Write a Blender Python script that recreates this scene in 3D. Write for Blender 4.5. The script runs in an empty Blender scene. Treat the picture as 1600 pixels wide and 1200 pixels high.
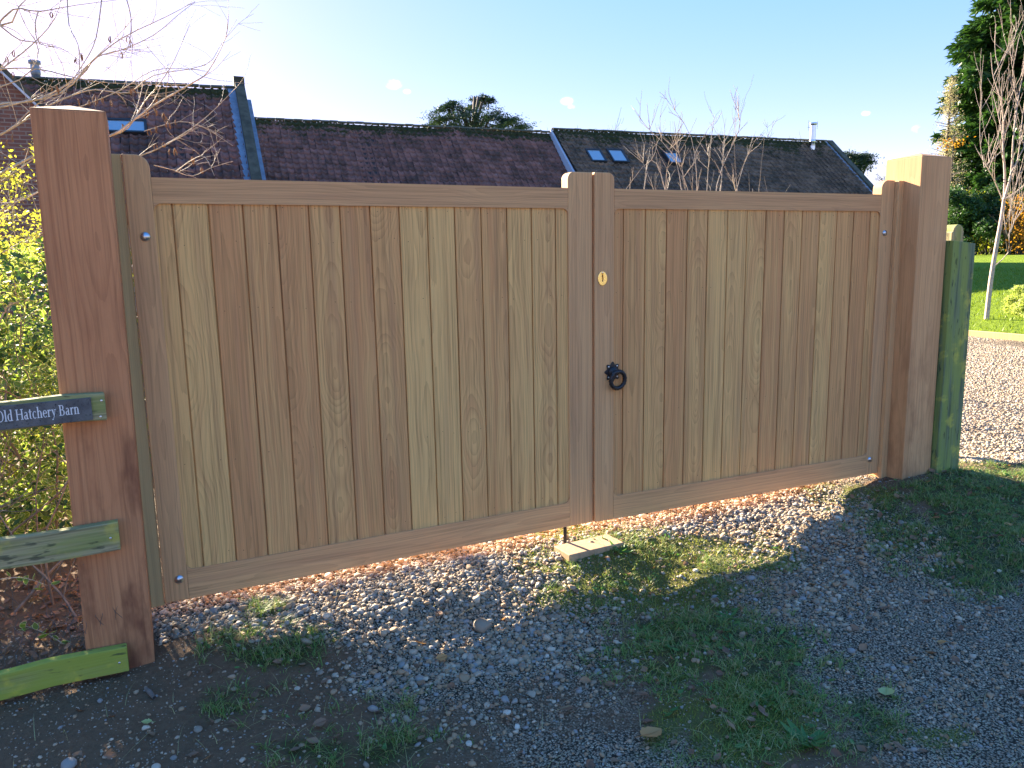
import bpy, math, random
import numpy as np
from mathutils import Vector, Matrix
rnd = random.Random(7); rg = np.random.default_rng(11)
R = math.radians
sc = bpy.context.scene
col = sc.collection

# ------------------------------------------------------------------ camera
CF, CP, CY, CR = 1196.66, .1629, .4453, -.0186
CAM = np.array([-.1352, -3.3406, 1.265])
FW = np.array([math.sin(CY)*math.cos(CP), math.cos(CY)*math.cos(CP), -math.sin(CP)])
_r = np.array([math.cos(CY), -math.sin(CY), 0.]); _u = np.cross(_r, FW)
RT = _r*math.cos(CR)+_u*math.sin(CR); UP = -_r*math.sin(CR)+_u*math.cos(CR)
cam = bpy.data.cameras.new('camera'); co = bpy.data.objects.new('camera', cam); col.objects.link(co)
m = Matrix.Identity(4)
for i in range(3):
    m[i][0] = RT[i]; m[i][1] = UP[i]; m[i][2] = -FW[i]; m[i][3] = CAM[i]
co.matrix_world = m
cam.sensor_width = 36; cam.lens = CF/1600*36; cam.clip_start = .05; cam.clip_end = 2000
sc.camera = co
# ------------------------------------------------------------------ light
SUN_EL, SUN_AZ = R(20), R(-14)        # azimuth from +y towards +x
SKY_STR, SUN_STR, EXPO = .15, 5.0, 2.75
SKY_TINT = (.88, .72, .94); SKY_G = .3; SKY_SAT = 3.15
sdir = Vector((math.sin(SUN_AZ)*math.cos(SUN_EL), math.cos(SUN_AZ)*math.cos(SUN_EL), math.sin(SUN_EL)))
sl = bpy.data.lights.new('sun', 'SUN'); sl.energy = SUN_STR; sl.angle = R(.5); sl.color = (1, .86, .66)
so = bpy.data.objects.new('sun', sl); col.objects.link(so); so.rotation_euler = sdir.to_track_quat('Z', 'Y').to_euler()
sc.view_settings.view_transform = 'Standard'; sc.view_settings.look = 'None'
sc.view_settings.gamma = 1; sc.view_settings.exposure = EXPO; sc.view_settings.use_curve_mapping = False

class NT:
    """tiny node helper"""
    def __init__(s, nt): s.t = nt; nt.nodes.clear()
    def n(s, typ, **k):
        o = s.t.nodes.new(typ)
        for a, v in k.items(): setattr(o, a, v)
        return o
    def put(s, sock, v):
        if v is None: return
        if isinstance(v, bpy.types.NodeSocket): s.t.links.new(v, sock)
        else:
            if isinstance(v, (tuple, list)) and len(v) == 3 and sock.type == 'RGBA': v = (*v, 1)
            sock.default_value = v
    def math(s, op, a, b=None, c=None):
        o = s.n('ShaderNodeMath', operation=op)
        for i, v in enumerate((a, b, c)): s.put(o.inputs[i], v)
        return o.outputs[0]
    def vm(s, op, a, b=None):
        o = s.n('ShaderNodeVectorMath', operation=op)
        s.put(o.inputs[0], a); s.put(o.inputs[1], b)
        return o.outputs['Value'] if op in ('LENGTH', 'DOT_PRODUCT', 'DISTANCE') else o.outputs[0]
    def mix(s, f, a, b, mode='MIX'):
        o = s.n('ShaderNodeMix', data_type='RGBA', blend_type=mode)
        s.put(o.inputs[0], f); s.put(o.inputs[6], a); s.put(o.inputs[7], b)
        return o.outputs[2]
    def noise(s, vec, scale, detail=2, rough=.5, dist=0):
        o = s.n('ShaderNodeTexNoise'); s.put(o.inputs['Vector'], vec)
        o.inputs['Scale'].default_value = scale; o.inputs['Detail'].default_value = detail
        o.inputs['Roughness'].default_value = rough; o.inputs['Distortion'].default_value = dist
        return o.outputs[0]
    def sep(s, v):
        o = s.n('ShaderNodeSeparateXYZ'); s.put(o.inputs[0], v); return o.outputs
    def comb(s, x, y, z):
        o = s.n('ShaderNodeCombineXYZ')
        for i, v in enumerate((x, y, z)): s.put(o.inputs[i], v)
        return o.outputs[0]
    def ramp(s, f, a, b):           # smooth 0..1 between a and b
        o = s.n('ShaderNodeMapRange', interpolation_type='SMOOTHSTEP')
        s.put(o.inputs[0], f); o.inputs[1].default_value = a; o.inputs[2].default_value = b
        return o.outputs[0]
    def attr(s, name, kind='GEOMETRY'):
        return s.n('ShaderNodeAttribute', attribute_name=name, attribute_type=kind)
    def obj(s): return s.n('ShaderNodeTexCoord').outputs['Object']
    def pos(s): return s.n('ShaderNodeNewGeometry').outputs['Position']
    def bump(s, h, strength=.3, dist=.002):
        o = s.n('ShaderNodeBump'); s.put(o.inputs['Height'], h)
        o.inputs['Strength'].default_value = strength; o.inputs['Distance'].default_value = dist
        return o.outputs[0]
    def bsdf(s, colr, rough=.7, metal=0, normal=None, spec=.3, sheen=0, out=True):
        o = s.n('ShaderNodeBsdfPrincipled')
        s.put(o.inputs['Base Color'], colr); s.put(o.inputs['Roughness'], rough); s.put(o.inputs['Metallic'], metal)
        s.put(o.inputs['Normal'], normal); s.put(o.inputs['Specular IOR Level'], spec)
        if out: s.out(o.outputs[0])
        return o.outputs[0]
    def out(s, sh): s.t.links.new(sh, s.n('ShaderNodeOutputMaterial').inputs[0])

def newmat(name):
    mt = bpy.data.materials.new(name); mt.use_nodes = True
    return mt, NT(mt.node_tree)

# world: Nishita daylight plus a few wisps of cloud
w = bpy.data.worlds.new('World'); sc.world = w; w.use_nodes = True
n = NT(w.node_tree)
sk = n.n('ShaderNodeTexSky', sky_type='NISHITA'); sk.sun_disc = False
sk.sun_elevation = SUN_EL; sk.sun_rotation = SUN_AZ; sk.air_density = 1.0; sk.dust_density = .3; sk.ozone_density = 1.5
skc = sk.outputs[0]
hs = n.n('ShaderNodeHueSaturation'); hs.inputs['Saturation'].default_value = SKY_SAT
gm = n.n('ShaderNodeGamma'); n.put(gm.inputs[0], skc); gm.inputs[1].default_value = SKY_G
n.put(hs.inputs['Color'], gm.outputs[0]); skc = n.mix(1.0, hs.outputs[0], SKY_TINT, 'MULTIPLY')
def ray(x, y): return FW+RT*(x-800)/CF-UP*(y-600)/CF
gen = n.vm('NORMALIZE', n.n('ShaderNodeTexCoord').outputs['Generated'])
cn = n.noise(gen, 60, 5, .6, .4)
cl = None
for (x, y, r) in ((615, 132, .012), (636, 143, .006), (886, 158, .010), (893, 167, .006), (1353, 177, .006), (1436, 201, .009)):
    d = ray(x, y); d = d/np.linalg.norm(d)
    q = n.vm('DISTANCE', n.vm('MULTIPLY', gen, (1, 1, 1.7)), tuple((d*np.array((1, 1, 1.7))).tolist()))
    a = n.math('MULTIPLY', n.ramp(q, r, r*.1), n.ramp(cn, .38, .62))
    cl = a if cl is None else n.math('MAXIMUM', cl, a)
skc = n.mix(n.math('MULTIPLY', cl, .35), skc, (6, 6.2, 6.6))
bg = n.n('ShaderNodeBackground'); n.put(bg.inputs[0], skc); bg.inputs[1].default_value = SKY_STR
n.t.links.new(bg.outputs[0], n.n('ShaderNodeOutputWorld').inputs[0])

# ------------------------------------------------------------------ picking points of the place
def on_y(x, y, c): d = ray(x, y); return CAM+d*((c-CAM[1])/d[1])
def on_z(x, y, c): d = ray(x, y); return CAM+d*((c-CAM[2])/d[2])
def at_d(x, y, dist): return CAM+ray(x, y)*dist
def to_px(P):
    d = np.asarray(P, float)-CAM; z = d@FW
    z = np.where(z > .05, z, np.nan)
    return 800+CF*(d@RT)/z, 600-CF*(d@UP)/z

# ------------------------------------------------------------------ object helpers
def tag(o, label=None, cat=None, group=None, kind=None):
    if label: o['label'] = label
    if cat: o['category'] = cat
    if group: o['group'] = group
    if kind: o['kind'] = kind
    return o
def link(name, me, mat=None, parent=None, loc=None, rot=None):
    o = bpy.data.objects.new(name, me); col.objects.link(o)
    if mat is not None and me is not None and not me.materials: me.materials.append(mat)
    if parent: o.parent = parent
    if loc is not None: o.location = loc
    if rot is not None: o.rotation_euler = rot
    return o
def empty(name, loc=(0, 0, 0), rz=0, **k):
    o = bpy.data.objects.new(name, None); col.objects.link(o); o.empty_display_size = .1
    o.location = loc; o.rotation_euler = (0, 0, rz)
    return tag(o, **k)
def pymesh(name, V, F, smooth=False):
    me = bpy.data.meshes.new(name); me.from_pydata([tuple(map(float, v)) for v in V], [], F); me.update()
    if smooth: me.shade_smooth()
    return me
def npmesh(name, V, F, smooth=False, **attrs):
    """F: (n,k) int array; attrs: per-vertex float arrays"""
    me = bpy.data.meshes.new(name); V = np.ascontiguousarray(V, np.float32); F = np.ascontiguousarray(F, np.int32)
    me.vertices.add(len(V)); me.vertices.foreach_set('co', V.ravel())
    k = F.shape[1]; me.loops.add(F.size); me.polygons.add(len(F))
    me.loops.foreach_set('vertex_index', F.ravel())
    me.polygons.foreach_set('loop_start', np.arange(len(F), dtype=np.int32)*k)
    me.polygons.foreach_set('loop_total', np.full(len(F), k, np.int32))
    me.update(calc_edges=True); me.validate()
    for a, v in attrs.items():
        at = me.attributes.new(a, 'FLOAT', 'POINT'); at.data.foreach_set('value', np.ascontiguousarray(v, np.float32))
    if smooth: me.shade_smooth()
    return me
def merge(parts):
    V = []; F = []; o = 0
    for v, f in parts:
        V += list(v); F += [tuple(i+o for i in q) for q in f]; o += len(v)
    return V, F
def bevel(o, wd=.003, seg=2):
    b = o.modifiers.new('bevel', 'BEVEL'); b.width = wd; b.segments = seg; b.limit_method = 'ANGLE'; b.angle_limit = R(40)
    return o
def box(x0, x1, y0, y1, z0, z1):
    V = [(x, y, z) for z in (z0, z1) for y in (y0, y1) for x in (x0, x1)]
    return V, [(0, 2, 3, 1), (4, 5, 7, 6), (0, 1, 5, 4), (2, 6, 7, 3), (0, 4, 6, 2), (1, 3, 7, 5)]
def prism(poly, y0, y1):
    """poly: (x,z) outline, counter-clockwise seen from -y; extruded along y"""
    k = len(poly); V = [(x, y0, z) for x, z in poly]+[(x, y1, z) for x, z in poly]
    F = [tuple(range(k)), tuple(reversed(range(k, 2*k)))]+[((i+1) % k, i, i+k, (i+1) % k+k) for i in range(k)]
    return V, F
def prism_z(poly, z0, z1):
    k = len(poly); V = [(x, y, z0) for x, y in poly]+[(x, y, z1) for x, y in poly]
    return V, [tuple(reversed(range(k))), tuple(range(k, 2*k))]+[(i, (i+1) % k, (i+1) % k+k, i+k) for i in range(k)]
def arc(cx, cz, r, a0, a1, k=6):
    return [(cx+r*math.cos(R(a0+(a1-a0)*i/k)), cz+r*math.sin(R(a0+(a1-a0)*i/k))) for i in range(k+1)]
def tubes(lines, sides=5):
    """lines: list of (points Nx3, radii N) -> V, F(quads)"""
    V = []; F = []; o = 0
    ang = np.arange(sides)*2*math.pi/sides; ca, sa = np.cos(ang), np.sin(ang)
    for P, r in lines:
        P = np.asarray(P, float); r = np.asarray(r, float)
        if len(P) < 2: continue
        T = np.gradient(P, axis=0); T /= np.linalg.norm(T, axis=1)[:, None]+1e-9
        ref = np.where(np.abs(T[:, 2:3]) > .9, np.array([[1., 0, 0]]), np.array([[0, 0, 1.]]))
        if np.abs(T[0, 2]) > .7: ref = np.repeat(np.array([[1., 0, 0]]), len(P), 0)
        A = np.cross(T, ref); A /= np.linalg.norm(A, axis=1)[:, None]+1e-9
        B = np.cross(T, A)
        ring = P[:, None, :]+r[:, None, None]*(A[:, None, :]*ca[None, :, None]+B[:, None, :]*sa[None, :, None])
        V.append(ring.reshape(-1, 3))
        i = np.arange(len(P)-1)[:, None]*sides; j = np.arange(sides)[None, :]; j2 = (j+1) % sides
        q = np.stack([i+j, i+j2, i+sides+j2, i+sides+j], -1).reshape(-1, 4)+o
        F.append(q); o += len(P)*sides
    return np.concatenate(V), np.concatenate(F)
def fold(P):  # smooth polyline
    P = np.asarray(P, float)
    if len(P) < 3: return P
    out = [P[0]]
    for a, b, c, d in zip(np.vstack([P[:1], P[:-2]]), P[:-1], P[1:], np.vstack([P[2:], P[-1:]])):
        for t in (.33, .66, 1):
            out.append(.5*((2*b)+(-a+c)*t+(2*a-5*b+4*c-d)*t*t+(-a+3*b-3*c+d)*t**3))
    return np.array(out)

# ------------------------------------------------------------------ ground height
CPTS = np.array([(-.3, -.35, -.30), (0, -.1, -.235), (0, .3, -.21), (1, 0, -.225), (1, -.6, -.365), (1.9, 0, -.235), (1.95, -.6, -.35),
  (2.7, -.55, -.33), (3.3, -.3, -.255), (3.85, -.12, -.165), (4.15, -.3, -.122), (4.6, -.35, -.13), (4.3, -1, -.235), (.5, -1.4, -.40),
  (2.2, -2.1, -.40), (-1, -1, -.37), (.8, .5, -.22), (3, .5, -.21), (4, .3, -.16), (-1.6, 0, -.30), (6, -.5, -.2), (-.1, -.7, -.33), (3.2, -1.4, -.36),
  (-.7, .3, -.27), (5, .5, -.2), (2, 2, -.22), (5, 3, -.24), (8, 1, -.25), (0, -3, -.4), (4, -4, -.36)])
def zg(x, y, fine=True):
    x = np.asarray(x, float); y = np.asarray(y, float); sh = np.broadcast(x, y).shape
    X = np.broadcast_to(x, sh).ravel(); Y = np.broadcast_to(y, sh).ravel()
    num = np.full(X.shape, -.25*.0006); den = np.full(X.shape, .0006)
    for a, b, c in CPTS:
        wt = 1/((X-a)**2+(Y-b)**2+.11)**2.2*.02; num += wt*c; den += wt
    z = num/den
    d = np.hypot(X, Y); t = np.clip((d-13)/34, 0, 1)
    z = z+1.3*t**.9*(1-.12*t)
    if fine:
        near = np.exp(-(np.maximum(0, d-5)/3)**2)
        z = z+near*(.006*np.sin(7.3*X+2*np.sin(5*Y))*np.sin(6.1*Y+1.7*np.sin(4.3*X))+.004*np.sin(19*X+3*np.sin(11*Y)+1)*np.sin(23*Y+2*np.sin(17*X))+.0022*np.sin(47*X+3*np.sin(31*Y))*np.sin(53*Y+2*np.cos(41*X)))
    return z.reshape(sh)
def gp(x, y, lift=0):
    P = on_z(x, y, -.25)
    for _ in range(12): P = on_z(x, y, float(zg(P[0], P[1]))+lift)
    return P

def blobs(L, X, Y, base=0):
    o = np.full(X.shape, float(base))
    for (cx, cy, rx, ry, wt) in L: o = o+wt*np.exp(-(((X-cx)/rx)**2+((Y-cy)/ry)**2)**1.3)
    return o
wob = lambda x, y: (np.sin(3.1*x+2*np.sin(4.7*y))+np.sin(5.3*y+2*np.sin(3.9*x+1))+.7*np.sin(11*x+5*np.sin(7*y))*np.sin(9*y+3*np.sin(8*x)))/2.7
GR = [(640, 935, 330, 70, 1.1), (430, 925, 200, 45, 1.1), (800, 995, 130, 50, .8), (1260, 830, 170, 60, 1.1), (1130, 800, 130, 30, .7), (1420, 940, 230, 100, 1),
      (1520, 1080, 240, 150, .9), (1150, 900, 60, 40, .2), (850, 1110, 260, 110, .35), (1000, 1190, 200, 50, .35), (640, 1060, 110, 35, .45)]
GA = [(430, 1010, 95, 42, 1.1), (400, 1100, 110, 45, .45), (520, 1185, 130, 32, .9), (330, 1070, 45, 50, .5), (1040, 975, 100, 38, .8), (1180, 1010, 120, 50, .7),
      (1270, 1110, 130, 75, .9), (1000, 850, 90, 18, .6), (1500, 835, 120, 70, 1.1), (1570, 770, 110, 55, 1.5), (1390, 820, 80, 50, .7), (1560, 900, 110, 40, .6), (620, 1120, 60, 40, .5), (410, 955, 40, 12, .6), (1470, 760, 60, 25, .5), (1120, 1180, 160, 50, .35), (930, 930, 110, 40, .5), (1100, 890, 140, 30, .5), (1010, 1040, 120, 50, .6), (1150, 1130, 90, 50, .5), (1360, 1150, 70, 50, .4), (700, 1150, 60, 40, .35)]
MO = [(1000, 890, 150, 48, 1.0), (1080, 850, 150, 28, .8), (1130, 1100, 130, 60, .8), (900, 828, 110, 15, .7), (1330, 775, 90, 22, .8), (880, 940, 90, 30, .5), (1450, 1150, 90, 40, .5), (990, 1030, 120, 40, .35), (1215, 870, 60, 30, .4), (1040, 930, 170, 50, .7), (1180, 1160, 160, 60, .6), (860, 870, 100, 25, .5)]
def masks(x, y):
    X, Y = to_px(np.stack([x, y, zg(x, y, False)], -1)); X = np.nan_to_num(X, nan=-900); Y = np.nan_to_num(Y, nan=1400)
    wv = wob(x, y)
    g = blobs(GR, X, Y, .10)+.12*wv; a = blobs(GA, X, Y, .04)*(.85+.45*wv+.6*wob(x*2.9+1, y*2.7)); mo = blobs(MO, X, Y, .1)*(1.05+.45*wob(x*2.3, y*2.3)+.5*wob(x*5, y*5.3))
    far = (Y < 800)&(X > 1450)
    behind = y > -.1
    g = np.where(behind&(x > -.2), 1.1, g)
    off = (X < -50)|(X > 1680)|(Y > 1260)
    g = np.where(off&~behind, .45+.4*wv, g); a = np.where(off, .25-.5*wv, a)
    # grass bank around the green post, gravel yard beyond
    yard_ = (x > 4.25)&(y > -.6)&(Y < 722+9*wv)
    a = np.where(yard_, 0, a); mo = np.where(yard_, 0, mo); g = np.where(yard_, 1.1, g)
    return np.clip(g, 0, 1.2), np.clip(a, 0, 1.6), np.clip(mo, 0, 1.3)

# ------------------------------------------------------------------ materials
def wood_mat(name, pale, brown, pink=(.34, .17, .1), ring=.007, contrast=.55, rough=.62, stain=0):
    """long grain runs along the mesh's local z; tone / seed / face are custom properties of each object"""
    mt, n = newmat(name)
    tone = n.attr('tone', 'OBJECT').outputs['Fac']; seed = n.attr('seed', 'OBJECT').outputs['Fac']; flat = n.attr('cathedral', 'OBJECT').outputs['Fac']
    p = n.vm('ADD', n.obj(), n.comb(n.math('MULTIPLY', seed, 3.1), 0, n.math('MULTIPLY', seed, 7.7)))
    o = n.sep(n.obj()); s3 = n.math('MULTIPLY', seed, 5.3)
    zz = n.math('ADD', o[2], s3)
    wander = n.math('SUBTRACT', n.noise(n.comb(s3, 0, n.math('MULTIPLY', zz, 1.0)), 1.1, 2), .5)
    wand2 = n.math('SUBTRACT', n.noise(n.comb(seed, 9, n.math('MULTIPLY', zz, 1.0)), 1.5, 2), .5)
    lx = n.math('ADD', n.math('ADD', o[0], n.math('MULTIPLY', wander, .10)), n.math('MULTIPLY', n.math('SUBTRACT', n.math('FRACT', n.math('MULTIPLY', seed, 3.37)), .5), .16))
    dep = n.math('ADD', n.math('MULTIPLY', wand2, n.math('MULTIPLY', flat, .34)), n.math('SUBTRACT', .06, n.math('MULTIPLY', flat, .02)))
    dep = n.math('ADD', dep, o[1])
    small = n.math('MULTIPLY', n.math('SUBTRACT', n.noise(n.vm('MULTIPLY', p, (30, 30, 3)), 1, 3), .5), .010)
    r = n.math('ADD', n.math('SQRT', n.math('ADD', n.math('MULTIPLY', lx, lx), n.math('MULTIPLY', dep, dep))), small)
    rr = n.math('MULTIPLY', r, 1/ring)
    fr = n.math('FRACT', rr)
    saw = n.math('POWER', fr, 2.2)                      # slow rise of late wood, sharp edge
    band = n.noise(n.comb(n.math('MULTIPLY', r, 1), seed, 0), 45, 2)
    fib = n.noise(n.vm('MULTIPLY', p, (420, 420, 5)), 1, 3, .6)
    fib2 = n.noise(n.vm('MULTIPLY', p, (120, 120, 1.6)), 1, 3, .6)
    blot = n.noise(n.vm('MULTIPLY', p, (6, 6, 1.3)), 1, 3)
    t = n.math('ADD', tone, n.math('MULTIPLY', n.math('SUBTRACT', band, .5), 1.5))
    t = n.math('ADD', t, n.math('MULTIPLY', n.math('SUBTRACT', blot, .5), .7))
    t = n.ramp(t, -.15, 1.15)
    base = n.mix(t, pale, brown)
    base = n.mix(n.math('MULTIPLY', n.ramp(n.noise(n.vm('MULTIPLY', p, (25, 25, .8)), 1, 2), .5, .75), .35), base, pink)
    dark = n.math('ADD', n.math('MULTIPLY', saw, .34), n.math('ADD', n.math('MULTIPLY', n.ramp(fib, .5, .75), .3), n.math('MULTIPLY', n.ramp(fib2, .42, .72), .55)))
    base = n.mix(n.math('MULTIPLY', dark, contrast), base, tuple(c*.42 for c in brown))
    if stain:
        ws = n.sep(n.pos())
        st = n.ramp(n.noise(n.vm('MULTIPLY', n.pos(), (9, 9, 3.2)), 1, 4, .6), .42, .7)
        st = n.math('MULTIPLY', st, n.math('ADD', n.math('MULTIPLY', n.ramp(ws[2], 1.3, .1), .85), .15))
        base = n.mix(n.math('MULTIPLY', st, stain), base, (.16, .055, .03))
        base = n.mix(n.math('MULTIPLY', n.ramp(n.math('ADD', ws[2], n.math('MULTIPLY', blot, .3)), .12, -.3), .4), base, (.09, .05, .035))
    n.bsdf(base, n.math('ADD', rough, n.math('MULTIPLY', fib, .1)), normal=n.bump(n.math('ADD', n.math('MULTIPLY', fib2, 1), n.math('MULTIPLY', fib, .6)), .25, .0012), spec=.25)
    return mt
M = {}
M['board'] = wood_mat('fresh_hardwood_boards', (.84, .52, .20), (.66, .33, .135), ring=.010, contrast=.8)
M['frame'] = wood_mat('fresh_hardwood_frame', (.76, .45, .21), (.62, .34, .16), contrast=.62)
M['post'] = wood_mat('hardwood_post', (.66, .31, .14), (.46, .18, .08), pink=(.50, .21, .09), ring=.014, contrast=.6, stain=.9)
M['post2'] = wood_mat('tan_hardwood_post', (.72, .42, .20), (.56, .29, .13), pink=(.58, .29, .13), ring=.014, contrast=.5, stain=.45)
M['filler'] = wood_mat('green_brown_softwood', (.62, .46, .22), (.46, .34, .16), pink=(.35, .26, .14), contrast=.35)
M['block'] = wood_mat('sawn_offcut', (.55, .38, .22), (.40, .25, .14))

def mossy(name, amount, wet=(.10, .17, .025), wood=(.20, .19, .13)):
    mt, n = newmat(name); p = n.obj()
    seed = n.attr('seed', 'OBJECT').outputs['Fac']
    p = n.vm('ADD', p, n.comb(seed, seed, n.math('MULTIPLY', seed, 4)))
    f1 = n.noise(n.vm('MULTIPLY', p, (140, 140, 4)), 1, 3); b1 = n.noise(n.vm('MULTIPLY', p, (16, 16, 1.6)), 1, 4, .6)
    b2 = n.noise(p, 9, 4, .6)
    g = n.mix(n.ramp(f1, .35, .7), wood, tuple(c*.5 for c in wood))
    g = n.mix(n.math('MULTIPLY', n.ramp(b1, .5-amount*.3, .62), n.math('ADD', .55, n.math('MULTIPLY', amount, .4))), g, wet)
    g = n.mix(n.math('MULTIPLY', n.ramp(b2, .55, .72), .6), g, (wet[0]*2.0, wet[1]*1.5, wet[2]*1.2))
    g = n.mix(n.math('MULTIPLY', n.ramp(n.noise(n.vm('MULTIPLY', p, (55, 55, 12)), 1, 3), .62, .7), .7), g, (.05, .06, .04))
    n.bsdf(g, .85, normal=n.bump(n.math('ADD', f1, b1), .5, .003), spec=.15); return mt
M['moss_rail'] = mossy('algae_covered_rail', .4, (.26, .30, .08), (.40, .35, .20))
M['moss_rail_bright'] = mossy('bright_algae_rail', 1.0, (.34, .38, .06), (.40, .36, .17))
M['moss_post'] = mossy('algae_covered_post', .45, (.27, .34, .08), (.17, .22, .14))

def simple(name, c, rough=.6, metal=0, spec=.4, var=0, scale=20, bump=0):
    mt, n = newmat(name)
    cc = c
    if var or bump: f = n.noise(n.obj(), scale, 4, .6)
    if var: cc = n.mix(n.ramp(f, .3, .7), tuple(a*(1-var) for a in c), tuple(min(1, a*(1+var)) for a in c))
    n.bsdf(cc, rough, metal, normal=n.bump(f, bump, .003) if bump else None, spec=spec); return mt
M['steel'] = simple('galvanised_steel', (.50, .54, .60), .28, 1)
M['bright_steel'] = simple('bright_flue_steel', (.75, .77, .8), .3, 1)
M['zinc'] = simple('screw_zinc', (.7, .7, .68), .3, 1)
M['brass'] = simple('polished_brass', (.92, .72, .33), .22, 1, var=.1, scale=200)
M['black_iron'] = simple('black_painted_iron', (.012, .013, .018), .42, 0, .5, var=.2, scale=90, bump=.2)
M['nail'] = simple('rusty_nail', (.07, .035, .02), .8)
M['white_paint'] = simple('white_letter_paint', (.72, .74, .76), .6)
M['lead'] = simple('lead_flashing', (.22, .27, .34), .45, .2, var=.2, scale=4)
M['white_flash'] = simple('pale_gable_board', (.5, .56, .65), .5, var=.1)
M['roof_window_frame'] = simple('dark_roof_window_frame', (.03, .03, .035), .5)
M['plaster'] = simple('painted_render', (.45, .42, .37), .9, var=.1, scale=2)
M['felt'] = simple('roof_underlay', (.05, .04, .04), .9)
mt, n = newmat('roof_window_glass'); n.bsdf((.42, .47, .52), .08, .5, spec=.8); M['glass'] = mt
mt, n = newmat('engraved_slate'); p = n.obj()
f = n.noise(p, 160, 4, .7); g = n.noise(p, 22, 3)
c = n.mix(n.ramp(g, .3, .7), (.075, .078, .082), (.13, .135, .14)); c = n.mix(n.ramp(f, .56, .66), c, (.02, .024, .03))
c = n.mix(n.math('MULTIPLY', n.ramp(n.noise(p, 9, 2), .55, .8), .4), c, (.07, .1, .06))
n.bsdf(c, .55, normal=n.bump(n.math('ADD', f, g), .5, .003), spec=.4); M['slate'] = mt

def tile_mat(name, a, b, moss):
    mt, n = newmat(name); t = n.attr('tone').outputs['Fac']; hgt = n.attr('ridge').outputs['Fac']
    p = n.obj(); c = n.mix(t, a, b)
    f = n.noise(p, 1.1, 5, .65); g = n.noise(p, 7, 4, .6)
    dirt = n.ramp(n.math('ADD', f, n.math('MULTIPLY', g, .5)), .62, .95)
    c = n.mix(n.math('MULTIPLY', dirt, .65), c, (.035, .035, .03))
    mm = n.ramp(n.math('ADD', n.math('ADD', n.math('MULTIPLY', f, .8), n.math('MULTIPLY', g, .7)), n.math('MULTIPLY', hgt, .42)), 1.08-moss, 1.24-moss)
    c = n.mix(mm, c, n.mix(g, (.025, .034, .014), (.055, .062, .024)))
    c = n.mix(n.math('MULTIPLY', n.ramp(n.noise(p, 11, 2), .68, .74), .5), c, (.35, .34, .3))
    n.bsdf(c, .8, normal=n.bump(g, .3, .01), spec=.2); return mt
M['tile_plum'] = tile_mat('plum_pantiles', (.16, .085, .072), (.30, .155, .13), .10)
M['tile_brown'] = tile_mat('brown_pantiles', (.13, .095, .07), (.24, .165, .12), .16)
M['ridge'] = simple('mossy_ridge_tiles', (.085, .08, .055), .9, var=.4, scale=3)
mt, n = newmat('old_red_brick'); bt = n.n('ShaderNodeTexBrick'); n.put(bt.inputs['Vector'], n.comb(n.sep(n.obj())[0], n.sep(n.obj())[2], 0))
bt.inputs['Scale'].default_value = 1; bt.inputs['Brick Width'].default_value = .225; bt.inputs['Row Height'].default_value = .078; bt.inputs['Mortar Size'].default_value = .011
bt.inputs['Color1'].default_value = (.26, .11, .07, 1); bt.inputs['Color2'].default_value = (.16, .075, .06, 1); bt.inputs['Mortar'].default_value = (.27, .22, .18, 1)
n.bsdf(n.mix(n.math('MULTIPLY', n.noise(n.obj(), 2, 4), .5), bt.outputs[0], (.12, .09, .08)), .9, normal=n.bump(bt.outputs[1], -.4, .01)); M['brick'] = mt

def leaf_mat(name, c0, c1, edge=None, transl=.45, rough=.5):
    mt, n = newmat(name); t = n.attr('tone').outputs['Fac']; c = n.mix(t, c0, c1)
    if edge: c = n.mix(n.ramp(n.math('ADD', n.attr('rim').outputs['Fac'], n.math('MULTIPLY', n.math('SUBTRACT', n.noise(n.obj(), 90, 2), .5), .7)), .50, .74), c, edge)
    b = n.bsdf(c, rough, spec=.35, out=False)
    tr = n.n('ShaderNodeBsdfTranslucent'); n.put(tr.inputs[0], n.mix(1.0, c, (1.0, 1.0, .55), 'MULTIPLY'))
    mx = n.n('ShaderNodeMixShader'); mx.inputs[0].default_value = transl
    n.t.links.new(b, mx.inputs[1]); n.t.links.new(tr.outputs[0], mx.inputs[2]); n.out(mx.outputs[0]); return mt
M['varieg'] = leaf_mat('variegated_leaf', (.15, .26, .05), (.27, .38, .06), (.74, .74, .36), .55)
M['yellow_leaf'] = leaf_mat('yellowing_leaf', (.36, .42, .06), (.60, .52, .08), None, .55)
M['green_leaf'] = leaf_mat('weed_leaf', (.07, .17, .045), (.13, .27, .07), None, .3)
M['grass'] = leaf_mat('grass_blades', (.15, .30, .06), (.55, .47, .24), None, .4)
M['moss'] = leaf_mat('moss_and_short_turf', (.20, .27, .03), (.42, .37, .10), None, .4)
M['lawn_grass'] = leaf_mat('lawn_blades', (.14, .23, .015), (.24, .30, .03), None, .45)
M['conifer'] = leaf_mat('conifer_spray', (.022, .065, .022), (.055, .13, .03), None, .25)
M['cedar'] = leaf_mat('cedar_needles', (.02, .05, .035), (.05, .09, .05), None, .2)
M['hedge'] = leaf_mat('dark_hedge_leaf', (.03, .07, .025), (.05, .12, .03), None, .3)
M['gold'] = leaf_mat('golden_shrub_leaf', (.30, .34, .03), (.5, .48, .06), None, .5)
M['orange'] = leaf_mat('orange_autumn_leaf', (.45, .18, .02), (.6, .34, .04), None, .5)
M['pale_tree'] = leaf_mat('pale_sparse_leaf', (.42, .36, .26), (.62, .56, .42), None, .4)
M['brown_leaf'] = leaf_mat('dead_brown_leaf', (.22, .12, .08), (.44, .26, .15), None, .25, .75)
M['tan_leaf'] = leaf_mat('tan_fallen_leaf', (.52, .25, .09), (.62, .36, .15), None, .25, .7)
M['lime_leaf'] = leaf_mat('fading_green_leaf', (.50, .56, .20), (.62, .64, .28), None, .3, .6)
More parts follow.
